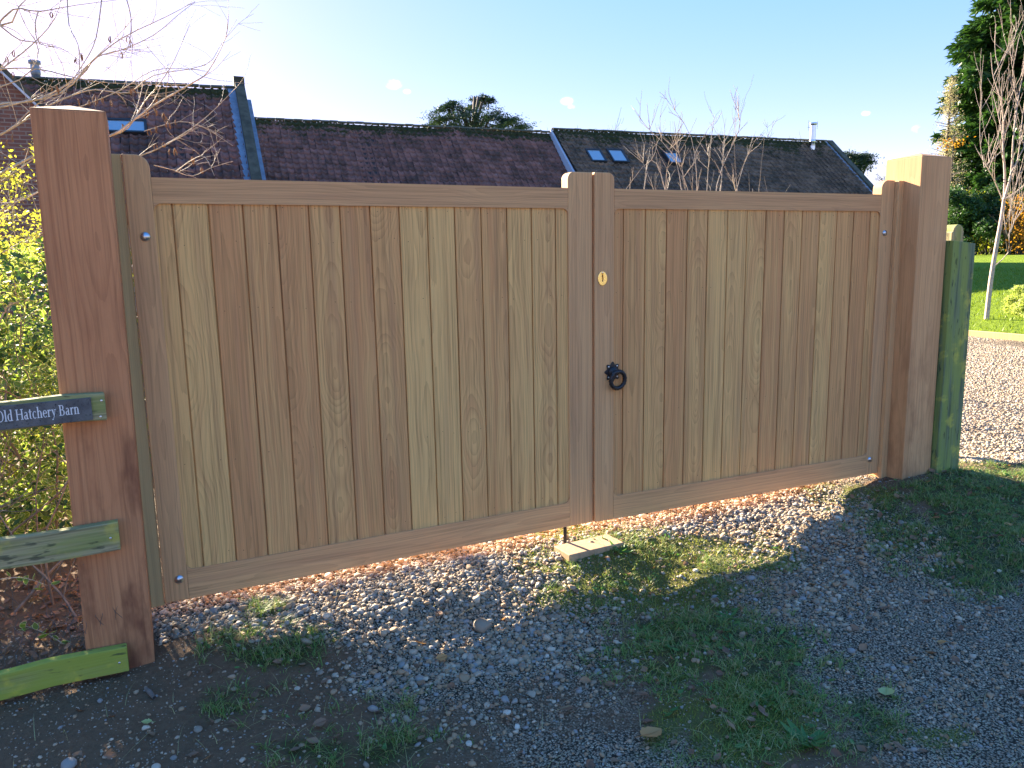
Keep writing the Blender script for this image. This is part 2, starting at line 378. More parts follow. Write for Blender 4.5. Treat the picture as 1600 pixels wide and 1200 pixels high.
M['bark_pale'] = simple('pale_pinkish_bark', (.42, .33, .27), .8, var=.25, scale=30)
M['bark_grey'] = simple('grey_brown_bark', (.20, .16, .13), .85, var=.3, scale=30)
M['bark_twig'] = simple('twig_bark', (.42, .35, .26), .7, var=.3, scale=25)
M['bark_dark'] = simple('dark_bark', (.07, .055, .045), .9, var=.3, scale=12)
M['catkin'] = simple('dry_brown_catkin', (.20, .11, .055), .85, var=.3, scale=60)
M['wire'] = simple('dull_wire', (.12, .13, .13), .6, .4)
mt, n = newmat('gravel_stones'); t = n.attr('tone').outputs['Fac']; h = n.attr('hue').outputs['Fac']
c = n.mix(t, (.20, .16, .115), (.74, .60, .43)); c = n.mix(n.ramp(h, .45, .8), c, (.42, .27, .15)); c = n.mix(n.ramp(h, .25, .05), c, (.30, .29, .27))
c = n.mix(n.ramp(t, .93, .97), c, (.68, .60, .48)); c = n.mix(n.math('MULTIPLY', n.noise(n.pos(), 160, 3), .3), c, (.12, .1, .08))
n.bsdf(c, .72, spec=.35); M['stone'] = mt

# ground: colours of soil, gravel bed, turf, moss as painted by vertex masks
mt, n = newmat('soil_and_gravel_ground'); P = n.pos()
g = n.attr('gravel').outputs['Fac']; a = n.attr('turf').outputs['Fac']; mo = n.attr('moss').outputs['Fac']
n1 = n.noise(P, 6, 5, .65); n2 = n.noise(P, 55, 4, .6); n3 = n.noise(P, 260, 3, .6)
v = n.n('ShaderNodeTexVoronoi'); n.put(v.inputs['Vector'], P); v.inputs['Scale'].default_value = 52
v2 = n.n('ShaderNodeTexVoronoi'); n.put(v2.inputs['Vector'], P); v2.inputs['Scale'].default_value = 130
soil = n.mix(n2, (.11, .068, .04), (.25, .155, .09)); soil = n.mix(n.ramp(n3, .66, .73), soil, (.22, .19, .15))
vc = n.sep(v.outputs['Color']); vd = n.sep(v2.outputs['Color'])
pc = n.mix(vc[0], (.16, .13, .10), (.60, .49, .35)); pc = n.mix(n.math('MULTIPLY', vc[1], .4), pc, (.34, .22, .13))
pc = n.mix(n.ramp(v.outputs['Distance'], .35, .62), pc, (.05, .04, .03))
fine_ = n.mix(vd[0], (.18, .14, .10), (.55, .44, .31)); fine_ = n.mix(n.ramp(v2.outputs['Distance'], .4, .65), fine_, (.045, .04, .03))
far = n.ramp(n.vm('LENGTH', P), 3.8, 5.5)
gravel = n.mix(far, fine_, pc)
gm = n.ramp(n.math('ADD', g, n.math('MULTIPLY', n.math('SUBTRACT', n1, .5), .5)), .22, .55)
c = n.mix(gm, soil, gravel)
turf = n.mix(n3, (.025, .045, .012), (.055, .085, .02))
c = n.mix(n.math('MULTIPLY', n.ramp(n.math('ADD', a, n.math('MULTIPLY', n.math('SUBTRACT', n1, .5), .9)), .35, .9), .7), c, turf)
mossc = n.mix(n3, (.045, .075, .01), (.16, .20, .03))
c = n.mix(n.math('MULTIPLY', n.ramp(n.math('ADD', mo, n.math('ADD', n.math('MULTIPLY', n.math('SUBTRACT', n1, .5), 1.1), n.math('MULTIPLY', n.math('SUBTRACT', n2, .5), .9))), .42, .85), .6), c, mossc)
hh = n.math('ADD', n.math('MULTIPLY', n2, 1.2), n.math('ADD', n.math('MULTIPLY', n3, .6), n.math('MULTIPLY', n.math('MULTIPLY', gm, v.outputs['Distance']), n.math('MULTIPLY', far, -2.2))))
n.bsdf(c, .92, normal=n.bump(hh, 1.0, .010), spec=.15); M['ground'] = mt
mt, n = newmat('lawn_turf'); P = n.pos(); n1 = n.noise(P, .7, 4, .6); n2 = n.noise(n.vm('MULTIPLY', P, (9, 9, 9)), 1, 5, .75); n3 = n.noise(P, 60, 3)
c = n.mix(n1, (.15, .23, .015), (.22, .30, .02)); c = n.mix(n.ramp(n2, .4, .7), c, (.11, .17, .015)); c = n.mix(n.math('MULTIPLY', n.ramp(n3, .55, .7), .4), c, (.3, .38, .06))
n.bsdf(c, .9, normal=n.bump(n.math('ADD', n2, n.math('MULTIPLY', n3, .5)), 1, .05), spec=.1); M['lawn'] = mt

# ------------------------------------------------------------------ ground sheet
def axis(a, b, step, far_, k=1.22):
    mid = list(np.arange(a, b+1e-6, step)); lo = []; hi = []; s = step; x = a
    while x > -far_: s *= k; x -= s; lo.append(x)
    s = step; x = b
    while x < far_: s *= k; x += s; hi.append(x)
    return np.array(lo[::-1]+mid+hi)
def grid_mesh(name, xs, ys, zf, attrs=None):
    X, Y = np.meshgrid(xs, ys); Z = zf(X, Y); V = np.stack([X, Y, Z], -1).reshape(-1, 3)
    nx, ny = len(xs), len(ys); i = np.arange(ny-1)[:, None]*nx+np.arange(nx-1)[None, :]
    F = np.stack([i, i+1, i+nx+1, i+nx], -1).reshape(-1, 4)
    ex = attrs(X.ravel(), Y.ravel()) if attrs else {}
    return npmesh(name, V, F, True, **ex)
def gattr(x, y):
    g, a, mo = masks(x, y)
    return dict(gravel=g, turf=a, moss=mo)
gm_ = grid_mesh('ground', axis(-1.4, 5.6, .022, 400), axis(-2.5, 1.2, .022, 400), zg, gattr)
tag(link('ground', gm_, M['ground']), kind='structure')
# lawn beyond the timber edging, its near edge along the drive
lx0 = 12.76
lm = grid_mesh('lawn', np.r_[np.arange(lx0, 26, .25), np.arange(26, 130, 2.0)], np.r_[np.arange(-30, 30, .5), np.arange(30, 121, 3.)], lambda x, y: zg(x, y)+.03)
tag(link('lawn', lm, M['lawn']), kind='structure')
def edging(k):
    V, F = merge([box(-.03, .03, -1.18, 1.18, -.12, .14)])
    return pymesh('timber', V, F)
er = empty('timber_edging', (lx0-.04, 4.5, -.25), label='long low timber edging board between gravel drive and lawn', cat='edging')
for k in range(12):
    o = link('timber', edging(k) if k == 0 else tm, M['filler'], er, (rnd.uniform(-.01, .01), -12+k*2.4, 0)); tm = o.data
    o['tone'] = .6; o['seed'] = rnd.random(); o['cathedral'] = 0.; bevel(o, .008)

# ------------------------------------------------------------------ the double gate
def timber(name, V, F, mat, parent, tone, seed, cath=.2, loc=(0, 0, 0), rot=(0, 0, 0), bev=.002, **k):
    o = link(name, pymesh(name, V, F), mat, parent, loc, rot)
    o['tone'] = float(tone); o['seed'] = float(seed); o['cathedral'] = float(cath)
    if bev: bevel(o, bev)
    return tag(o, **k)
HX = (0, R(90), 0)      # mesh z -> leaf x ; mesh x -> leaf -z
def horizontal(poly):   # (x,z) outline in leaf space to the mesh space of a part rotated by HX
    return [(-z, x) for x, z in poly]
D = .068                # leaf thickness
ZB, ZP, ZR, ZH = -.128, 1.50, 1.598, 1.676
def board_mesh(wd, tongue=True):
    t = .0026; f = .010; b = .034
    poly = [(t, f), (wd-t, f), (wd-t, f+.012), (wd+.007, f+.012), (wd+.007, f+.018), (wd-t, f+.018), (wd-t, b), (t, b)] if tongue else [(t, f), (wd-t, f), (wd-t, b), (t, b)]
    c = .0022
    poly = [(t, f+c), (t+c, f), (wd-t-c, f), (wd-t, f+c)]+poly[2:]
    return prism_z([(x-wd/2, y) for x, y in poly], ZP-1.502, ZP+.001)
def corner(cx, cz, r, q):   # concave fillet, quarter q, as points
    return arc(cx, cz, r, *q)
def make_leaf(name, loc, rz, sx0, sx1, sx2, sx3, bounds, tones, caths, outer, label, inner_round):
    """stiles from sx0-sx1 and sx2-sx3; outer = 'L' or 'R' (hinge side)"""
    root = empty(name, loc, rz, label=label, cat='gate')
    r = .028; rf = .03
    # stiles : outlines with the rounded shoulder on the panel side
    for (a, b, rightside, hinge) in ((sx0, sx1, True, outer == 'L'), (sx2, sx3, False, outer == 'R')):
        rr = .05 if hinge else .034; top = ZH+.006 if hinge else ZH
        if rightside: poly = [(a, ZB), (b, ZB), (b, ZB+.0)]+arc(b-rr, top-rr, rr, 0, 90, 8)+[(a, top)]
        else: poly = [(a, ZB), (b, ZB), (b, top)]+arc(a+rr, top-rr, rr, 90, 180, 8)
        poly = [p for i, p in enumerate(poly) if i == 0 or p != poly[i-1]]
        V, F = prism(poly, 0, D); cx = (a+b)/2; V = [(x-cx, y, z) for x, y, z in V]
        timber('stile', V, F, M['frame'], root, .35+.2*rightside, .31+cx*1.7, .1, (cx, 0, 0), bev=.004)
    a, b = sx1, sx2; g = .0006
    def fil(cx, cz, sx, sz):      # routed fillet in a panel corner: fan from the corner point
        pts = [(cx+sx*rf*(1-math.cos(R(t))), cz+sz*rf*(1-math.sin(R(t)))) for t in range(0, 91, 10)]
        V = [(cx, .0015, cz), (cx, D-.0015, cz)]; F = []
        for x, z in pts: V += [(x, .0015, z), (x, D-.0015, z)]
        fl = sx*sz > 0
        for i in range(len(pts)-1):
            p, q = 2+2*i, 4+2*i
            for f in ((0, p, q), (1, q+1, p+1), (p, p+1, q+1, q)): F.append(f if fl else f[::-1])
        return V, F
    for nm, z0, z1, zc, sz, tn in (('top_rail', ZP, ZR, (ZP+ZR)/2, -1, .75), ('bottom_rail', ZB+.001, 0, ZB/2, 1, .6)):
        zi = ZP if sz < 0 else 0
        V, F = merge([box(a+g, b-g, .0015, D-.0015, z0, z1), fil(a+g, zi, 1, sz), fil(b-g, zi, -1, sz)])
        V = [(-(z-zc), y, x) for x, y, z in V]
        timber(nm, V, F, M['frame'], root, tn, 1.3+sx2*.7+zc, .12, (0, 0, zc), HX, bev=0)
    # the boards
    me = None
    for i in range(len(bounds)-1):
        x0, x1 = bounds[i], bounds[i+1]; wd = x1-x0
        last = i == len(bounds)-2
        V, F = board_mesh(wd, not last)
        if me is None or abs(me[1]-wd) > 1e-3 or last: mesh = pymesh('board', V, F); mesh.materials.append(M['board']); me = (mesh, wd)
        o = link('board', me[0], None, root, ((x0+x1)/2, rnd.uniform(-.0008, .0008), 0))
        o['tone'] = float(tones[i]); o['seed'] = float(i*1.37+loc[0]*2.1+.4); o['cathedral'] = float(caths[i])
    # pins
    P = []
    for i in range(len(bounds)-1):
        x0, x1 = bounds[i], bounds[i+1]; n_ = 2 if x1-x0 > .1 else 1
        for z in (ZP-.02, ZP-.15, ZP-.42, .45, .04):
            for k in range(n_):
                if rnd.random() < (.95 if z > 1.4 else .5):
                    cx = x0+(x1-x0)*((.25+.5*k) if n_ == 2 else .5)+rnd.uniform(-.008, .008); cz = z+rnd.uniform(-.012, .012)
                    poly = arc(cx, cz, .0018, 0, 300, 5); P.append(prism(poly, .0092, .011))
    o = link('panel_pins', pymesh('panel_pins', *merge(P)), M['nail'], root); tag(o, kind='stuff')
    return root
def dome(name, parent, x, y, z, r, mat, h=.55):
    V = []; F = []; k = 20
    pr_ = [(1.0, 0), (1.0, .12), (.93, .35), (.75, .62), (.45, .86), (.16, .98)]
    for (a, b) in pr_:
        for j in range(k): V.append((r*a*math.cos(2*math.pi*j/k), -r*h*b, r*a*math.sin(2*math.pi*j/k)))
    for i in range(len(pr_)-1):
        for j in range(k): F.append((i*k+j, i*k+(j+1) % k, (i+1)*k+(j+1) % k, (i+1)*k+j))
    F.append(tuple((len(pr_)-1)*k+j for j in range(k))); F.append(tuple(reversed(range(k))))
    return link(name, pymesh(name, V, F, True), mat, parent, (x, y, z))
S_ = .132
bl = [-.077]+[S_*i for i in range(14)]+[1.7915]
tl = [.2, .03, .98, .72, .88, .58, .78, .66, .12, .0, .46, .55, .22, .28, .25]
cl_ = [.1, .5, .1, .2, .8, .9, .2, .8, .2, .05, .6, .2, .2, .8, .1]
left_leaf = make_leaf('gate_leaf', (0, 0, 0), 0, -.160, -.0665, 1.782, 1.9215, bl, tl, cl_, 'L',
    'wide left leaf of the wooden driveway gate with drop bolt at its foot', 'L')
dome('hinge_bolt', left_leaf, -.1045, 0, 1.373, .0185, M['steel']); dome('hinge_bolt', left_leaf, -.099, 0, -.034, .0185, M['steel'])
DL = -.0356; O2 = (1.9262, -.0125, 0)
def loc2(x): return (x-O2[0])/math.cos(DL)
S2 = .13156
br = [loc2(2.0292)]+[loc2(2.099)+S2*i for i in range(14)]+[loc2(3.8905)]
tr_ = [.95, .75, .38, .88, .5, .2, .26, .3, .85, .5, .62, .3, .78, .92, .55]
cr_ = [.1, .2, .8, .2, .95, .2, .5, .7, .1, .3, .2, .6, .1, .7, .1]
right_leaf = make_leaf('gate_leaf', O2, DL, 0, loc2(2.0392), loc2(3.8805), loc2(3.984), br, tr_, cr_, 'R',
    'right leaf of the wooden driveway gate with brass keyhole plate and black ring latch', 'R')
dome('hinge_bolt', right_leaf, loc2(3.922), 0, 1.373, .0185, M['steel']); dome('hinge_bolt', right_leaf, loc2(3.909), 0, -.029, .0185, M['steel'])
# drop bolt rod through the foot of the left leaf
V, F = tubes([(np.array([[0, 0, -.106], [0, 0, 0], [0, 0, .10]]), [.0095]*3)], 10)
link('drop_bolt', npmesh('drop_bolt', V, F, True), M['black_iron'], left_leaf, (1.770, .034, -.118))
# brass keyhole plate with its cover
def ellipse_poly(rx, rz, k=28): return [(rx*math.cos(2*math.pi*i/k), rz*math.sin(2*math.pi*i/k)) for i in range(k)]
ex, ez = loc2(1.969), 1.155
e = link('keyhole_plate', pymesh('keyhole_plate', *prism([(x*.027, z*.036) for x, z in ellipse_poly(1, 1)], -.004, 0)), M['brass'], right_leaf, (ex, 0, ez)); bevel(e, .0015)
kh = [(-.0042, -.003), (-.0048, -.030), (.0048, -.030), (.0042, -.003)]
link('keyhole', pymesh('keyhole', *merge([prism(arc(0, .012, .0052, 0, 340, 14), -.0046, -.0005), prism([(-.003, -.016), (.003, -.016), (.0022, .01), (-.0022, .01)], -.0045, -.0005)])), M['black_iron'], e)
V, F = tubes([(np.array([[0, -.0075, .028], [.001, -.0085, .015], [.0015, -.008, .0], [0, -.0065, -.008]]), [.004, .0026, .0032, .002])], 8)
link('cover_lever', npmesh('cover_lever', V, F, True), M['brass'], e)
dome('pivot_screw', e, 0, -.004, .028, .0035, M['zinc'])
# ring latch : scalloped plate, boss, twisted ring
lx_, lz_ = loc2(2.030), .673
pts = []
for i in range(64):
    a = 2*math.pi*i/64; rr = .040+.0062*math.cos(8*a+math.pi/8*0)
    pts.append((rr*math.cos(a)*.92, rr*math.sin(a)*1.02))
pl = link('latch_plate', pymesh('latch_plate', *prism(pts, -.0055, 0)), M['black_iron'], right_leaf, (lx_, 0, lz_)); bevel(pl, .0015); pl.scale = (1.15, 1.15, 1.15)
for dx, dz in ((-.022, .024), (.022, .026), (.023, -.022), (-.022, -.024)):
    dome('screw', pl, dx, -.0055, dz, .0042, M['zinc'], .5)
dome('boss', pl, 0, -.0055, .001, .024, M['black_iron'], .7)
V, F = tubes([(np.array([[-.017, -.024, -.004], [0, -.029, .002], [.017, -.024, -.004]]), [.008, .010, .008])], 10)
link('ring_hinge', npmesh('ring_hinge', V, F, True), M['black_iron'], pl)
K = 72; sd = 12; V = []; F = []
for i in range(K):
    a = 2*math.pi*i/K
    for j in range(sd):
        b = 2*math.pi*j/sd; rr = .0088*(1+.22*math.cos(3*(b+a*6)))
        V.append(((.0385+rr*math.cos(b))*math.sin(a), rr*math.sin(b), (.0385+rr*math.cos(b))*math.cos(a)))
        F.append((i*sd+j, i*sd+(j+1) % sd, ((i+1) % K)*sd+(j+1) % sd, ((i+1) % K)*sd+j))
link('ring', pymesh('ring', V, F, True), M['black_iron'], pl, (.016, -.022, -.036), (R(6), R(-8), R(4)))
# the timber block that catches the rod
bt_ = gp(925, 850); V, F = merge([box(-.17, .17, -.075, .075, -.07, .014)])
bk = timber('timber_block', V, F, M['block'], None, .3, .8, .2, (1.86, -.06, -.234), (0, 0, R(3)), .004, label='flat sawn timber block on the ground under the drop bolt', cat='timber block')

# ------------------------------------------------------------------ posts
def post(name, x0, x1, y0, y1, zb, zt, seed, label, lean=0, mat='post'):
    root = empty(name, ((x0+x1)/2, (y0+y1)/2, zb), label=label, cat='gate post')
    w2, d2 = (x1-x0)/2, (y1-y0)/2; h = zt-zb
    V, F = box(-w2, w2, -d2, d2, -.35, h); V = [(x+lean*(z-h/2), y, z) for x, y, z in V]
    timber('shaft', V, F, M[mat], root, .4, seed, .25, bev=.004)
    l = lean*h/2; e = .0
    V = [(-w2+l, -d2, h+.001), (w2+l, -d2, h+.001), (w2+l, d2, h+.001), (-w2+l, d2, h+.001), (l, 0, h+.034)]
    timber('pyramid_top', V, [(0, 3, 2, 1), (0, 1, 4), (1, 2, 4), (2, 3, 4), (3, 0, 4)], M[mat], root, .25, seed+.3, .2, bev=.002)
    return root
lp = post('gate_post', -.4345, -.2045, -.2, .03, -.28, 1.797, .35, 'thick reddish gate post at the left carrying the slate name sign and fence rails', .010)
rp = post('gate_post', 4.030, 4.290, -.225, .02, -.14, 1.81, 2.75, 'thick gate post at the right beside the green mossy post', -.004, 'post2')
o = timber('hanging_strip', *box(-.030, .0212, -.045, .045, -.14, 1.682), M['filler'], lp, .3, .9, .2, (-.1835+.3195, .055+.085, .28), bev=.003, label='greenish softwood strip between post and gate')
o = timber('hanging_strip', *box(-.0215, .030, -.06, .06, -.25, 1.678), M['frame'], rp, .05, 1.9, .2, (4.009-4.16, -.052+.1025, .14), bev=.003, label='pale softwood strip between post and gate')
# green post to the right with the round-topped post behind it
gpo = empty('mossy_post', (4.405, -.205, -.13), R(-2), label='short square green algae covered post right of the gate post', cat='post')
V, F = box(-.10, .10, -.06, .06, -.3, 1.452); V = [(x*(1+.03*(z < 0)), y, z-.02*(x > 0)*(z > 1)) for x, y, z in V]
timber('shaft', V, F, M['moss_post'], gpo, .5, .2, .2, (0, 0, 0), bev=.004)
P = on_y(1487, 372, .12)
rt = empty('round_top_post', (P[0], .12, -.17), label='yellow green round topped post end peeping over the green post', cat='post')
zt = float(on_y(1487, 351, .12)[2])+.17
poly = [(-.06, -.3), (.055, -.3), (.055, zt-.05)]+arc(.005, zt-.05, .05, 0, 180, 10)+[(-.06, zt-.05)]
V, F = prism(poly, -.045, .045)
timber('shaft', V, F, M['moss_rail'], rt, .5, .6, .2, bev=.006)

# ------------------------------------------------------------------ fence with three rails, slate sign, netting
fr = empty('rail_fence', (-.5, -.24, -.32), label='old three rail wooden fence green with algae fixed to the left gate post', cat='fence')
def rail(za, zb, xr, mat, tone, seed, yl=-.285, zt=0):
    """rail from xr leftwards to x=-2.0, z from za to zb"""
    L = 1.75; V, F = box(-(zb-za)/2, (zb-za)/2, -.02, .02, 0, L)
    # slightly ragged ends and edges
    V2, F2 = [], []
    k = 14; prof = []
    for i in range(k+1):
        z = L*i/k; wv = .003*math.sin(i*2.1+seed*9)+.002*math.sin(i*5.3); prof.append((z, wv))
    for z, wv in prof:
        for sx, sy in ((-1, -1), (1, -1), (1, 1), (-1, 1)): V2.append((sx*(zb-za)/2+wv, sy*.02+wv*.4, z))
    for i in range(k):
        for j in range(4): F2.append((i*4+j, i*4+(j+1) % 4, i*4+4+(j+1) % 4, i*4+4+j))
    F2 += [(3, 2, 1, 0), (k*4, k*4+1, k*4+2, k*4+3)]
    ang = math.atan2(yl+.222, -.36)
    o = timber('rail', V2, F2, mat, fr, tone, seed, .2, bev=.004)
    # local z -> direction from right end to the left
    dirv = Vector((-.36, yl+.222, zt)).normalized(); xv = Vector((0, 0, -1)); yv = dirv.cross(xv).normalized(); xv = yv.cross(dirv)
    mm = Matrix((xv, yv, dirv)).transposed().to_4x4()
    mm.translation = Vector((xr+.5, -.222+.24, (za+zb)/2+.32)); o.matrix_local = mm
    return o
r1 = rail(.712, .812, -.291, M['moss_rail'], .4, .3, -.262)
r2 = rail(.212, .322, -.290, M['moss_rail'], .5, .5, -.235)
r3 = rail(-.268, -.168, -.305, M['moss_rail_bright'], .5, .8, -.232)
r3['label'] = 'bright lime green bottom rail'
V, F = box(-.05, .05, -.05, .05, -.4, 1.35)
timber('fence_post', V, F, M['moss_post'], fr, .5, .4, loc=(-1.5, .06, .3))
for r_, (a, b) in ((r1, (-.022, .012)), (r1, (.036, .020)), (r2, (.0, .03)), (r3, (.01, .03))):
    s = dome('screw', r_, 0, 0, 0, .0045, M['zinc'], .4); s.location = (a, .021, b); s.rotation_euler = (0, 0, math.pi)
# slate name sign : stands 8 mm proud of the rail, local x runs to the right along the rail
sgn = empty('house_name_sign', (-.36, -.262, .757), label='grey slate house name plate with white serif lettering on the top fence rail', cat='sign')
sgn.rotation_euler = (0, 0, math.atan2(-.222+.262, .36)); sgn.location = (-.333, -.2525, .760)
o = link('slate_plate', pymesh('slate_plate', *box(-.62, 0, -.004, .004, -.041, .041)), M['slate'], sgn); bevel(o, .0015)
def glyphs():
    G = {}
    T, H = .115, .04   # stem and hairline
    X, C_, A, Dn = .46, .68, .72, -.22
    def q(a, b, c, d): return [a, b, c, d]
    def st(x, y0, y1, t=T): return [(x-t/2, y0), (x+t/2, y0), (x+t/2, y1), (x-t/2, y1)]
    def sf(x, y, w_=.13): return [(x-w_, y-H/2), (x+w_, y-H/2), (x+w_, y+H/2), (x-w_, y+H/2)]
    def ring(cx, cy, rx, ry, t=T, h=H, a0=0, a1=360, k=20):
        out = []
        for i in range(k):
            p = []
            for a in (a0+(a1-a0)*i/k, a0+(a1-a0)*(i+1)/k):
                c, s = math.cos(R(a)), math.sin(R(a)); th = h+(t-h)*abs(c)**1.3
                p.append(((cx+rx*c, cy+ry*s), (cx+(rx-th)*c, cy+(ry-h-(th-h)*.1)*s)))
            out.append([p[0][1], p[0][0], p[1][0], p[1][1]])
        return out
    G['O'] = (.74, ring(.37, .34, .33, .355))
    G['l'] = (.28, [st(.14, 0, A), sf(.14, H/2), [(.02, A-H), (.14, A-H), (.14, A), (.02, A-.01)]])
    G['d'] = (.52, [st(.38, 0, A), [(.26, A-H), (.38, A-H), (.38, A), (.26, A-.01)], [(.38, 0), (.50, 0), (.50, H), (.38, H)]]+ring(.235, .23, .205, .24, T, H, 50, 310))
    G['H'] = (.76, [st(.15, 0, C_), st(.61, 0, C_), sf(.15, H/2), sf(.15, C_-H/2), sf(.61, H/2), sf(.61, C_-H/2), [(.15, .34), (.61, .34), (.61, .34+H), (.15, .34+H)]])
    G['a'] = (.46, [st(.31, .03, .34), [(.31, 0), (.44, .01), (.44, .05), (.31, .05)]]+ring(.22, .33, .145, .14, .09, H, 0, 150, 12)+ring(.19, .13, .16, .14, T, H, 60, 330, 16))
    G['t'] = (.33, [st(.15, .08, .60), [(.02, .43), (.30, .43), (.30, .43+H), (.02, .43+H)]]+ring(.22, .10, .13, .11, .1, H, 180, 310, 8))
    G['c'] = (.44, ring(.24, .23, .205, .24, T, H, 45, 315))
    G['h'] = (.54, [st(.13, 0, A), sf(.13, H/2, .11), [(.02, A-H), (.13, A-H), (.13, A), (.02, A-.01)], st(.41, 0, .30), sf(.41, H/2, .11)]+ring(.275, .29, .19, .18, T, H, 0, 150, 10))
    G['n'] = (.54, [st(.13, 0, X), sf(.13, H/2, .11), [(.02, X-H), (.13, X-H), (.13, X), (.02, X-.01)], st(.41, 0, .30), sf(.41, H/2, .11)]+ring(.275, .29, .19, .18, T, H, 0, 150, 10))
    G['e'] = (.45, ring(.235, .23, .205, .24, T, H, 8, 320)+[[(.06, .24), (.43, .24), (.43, .24+H), (.06, .24+H)]])
    G['r'] = (.38, [st(.13, 0, X), sf(.13, H/2, .11), [(.02, X-H), (.13, X-H), (.13, X), (.02, X-.01)]]+ring(.27, .31, .14, .16, .08, .06, 35, 170, 8))
    G['y'] = (.50, [[(.05, X), (.20, X), (.30, .06), (.25, 0)], [(.42, X), (.38, X), (.24, .03), (.28, .0)], [(.24, .05), (.29, .05), (.17, -.20), (.12, -.2)], sf(.12, X-H/2, .11), sf(.40, X-H/2, .09), [(.04, -.22), (.16, -.22), (.17, -.15), (.04, -.15)]])
    G['B'] = (.62, [st(.15, 0, C_), [(.02, 0), (.34, 0), (.34, H), (.02, H)], [(.02, C_-H), (.32, C_-H), (.32, C_), (.02, C_)], [(.15, .35), (.34, .35), (.34, .35+H), (.15, .35+H)]]+ring(.31, .515, .18, .165, T, H, -90, 90, 12)+ring(.33, .19, .23, .19, T, H, -90, 90, 12))
    G[' '] = (.24, [])
    return G
G = glyphs(); text = 'Old Hatchery Barn'; W_ = sum(G[c][0]for c in text); SC = .055
cxp = 0; PL = []
for ch in text:
    for k_, poly in enumerate(G[ch][1]): PL.append(prism([((cxp+x)*SC*.57, y*SC) for x, y in poly], -.0052-.00002*(k_ % 3), -.0035))
    cxp += G[ch][0]
o = link('painted_lettering', pymesh('painted_lettering', *merge(PL)), M['white_paint'], sgn, (-.040-W_*SC*.57, 0, -.013))
# wire netting hanging behind the rails
L = []
for i in range(16):
    for s in (1, -1):
        pts = [(-1.15+i*.055+.03*math.sin(j*1.3+i)*.3+s*.0125*((j+i) % 2), -.19+.012*math.sin(j*.7+i*.4), .17-.03*j) for j in range(16)]
        L.append((pts, [.0009]*len(pts)))
V, F = tubes(L, 3)
tag(link('wire_netting', npmesh('wire_netting', V, F), M['wire']), 'thin rusty wire netting hanging between the two lower green rails', 'wire netting')

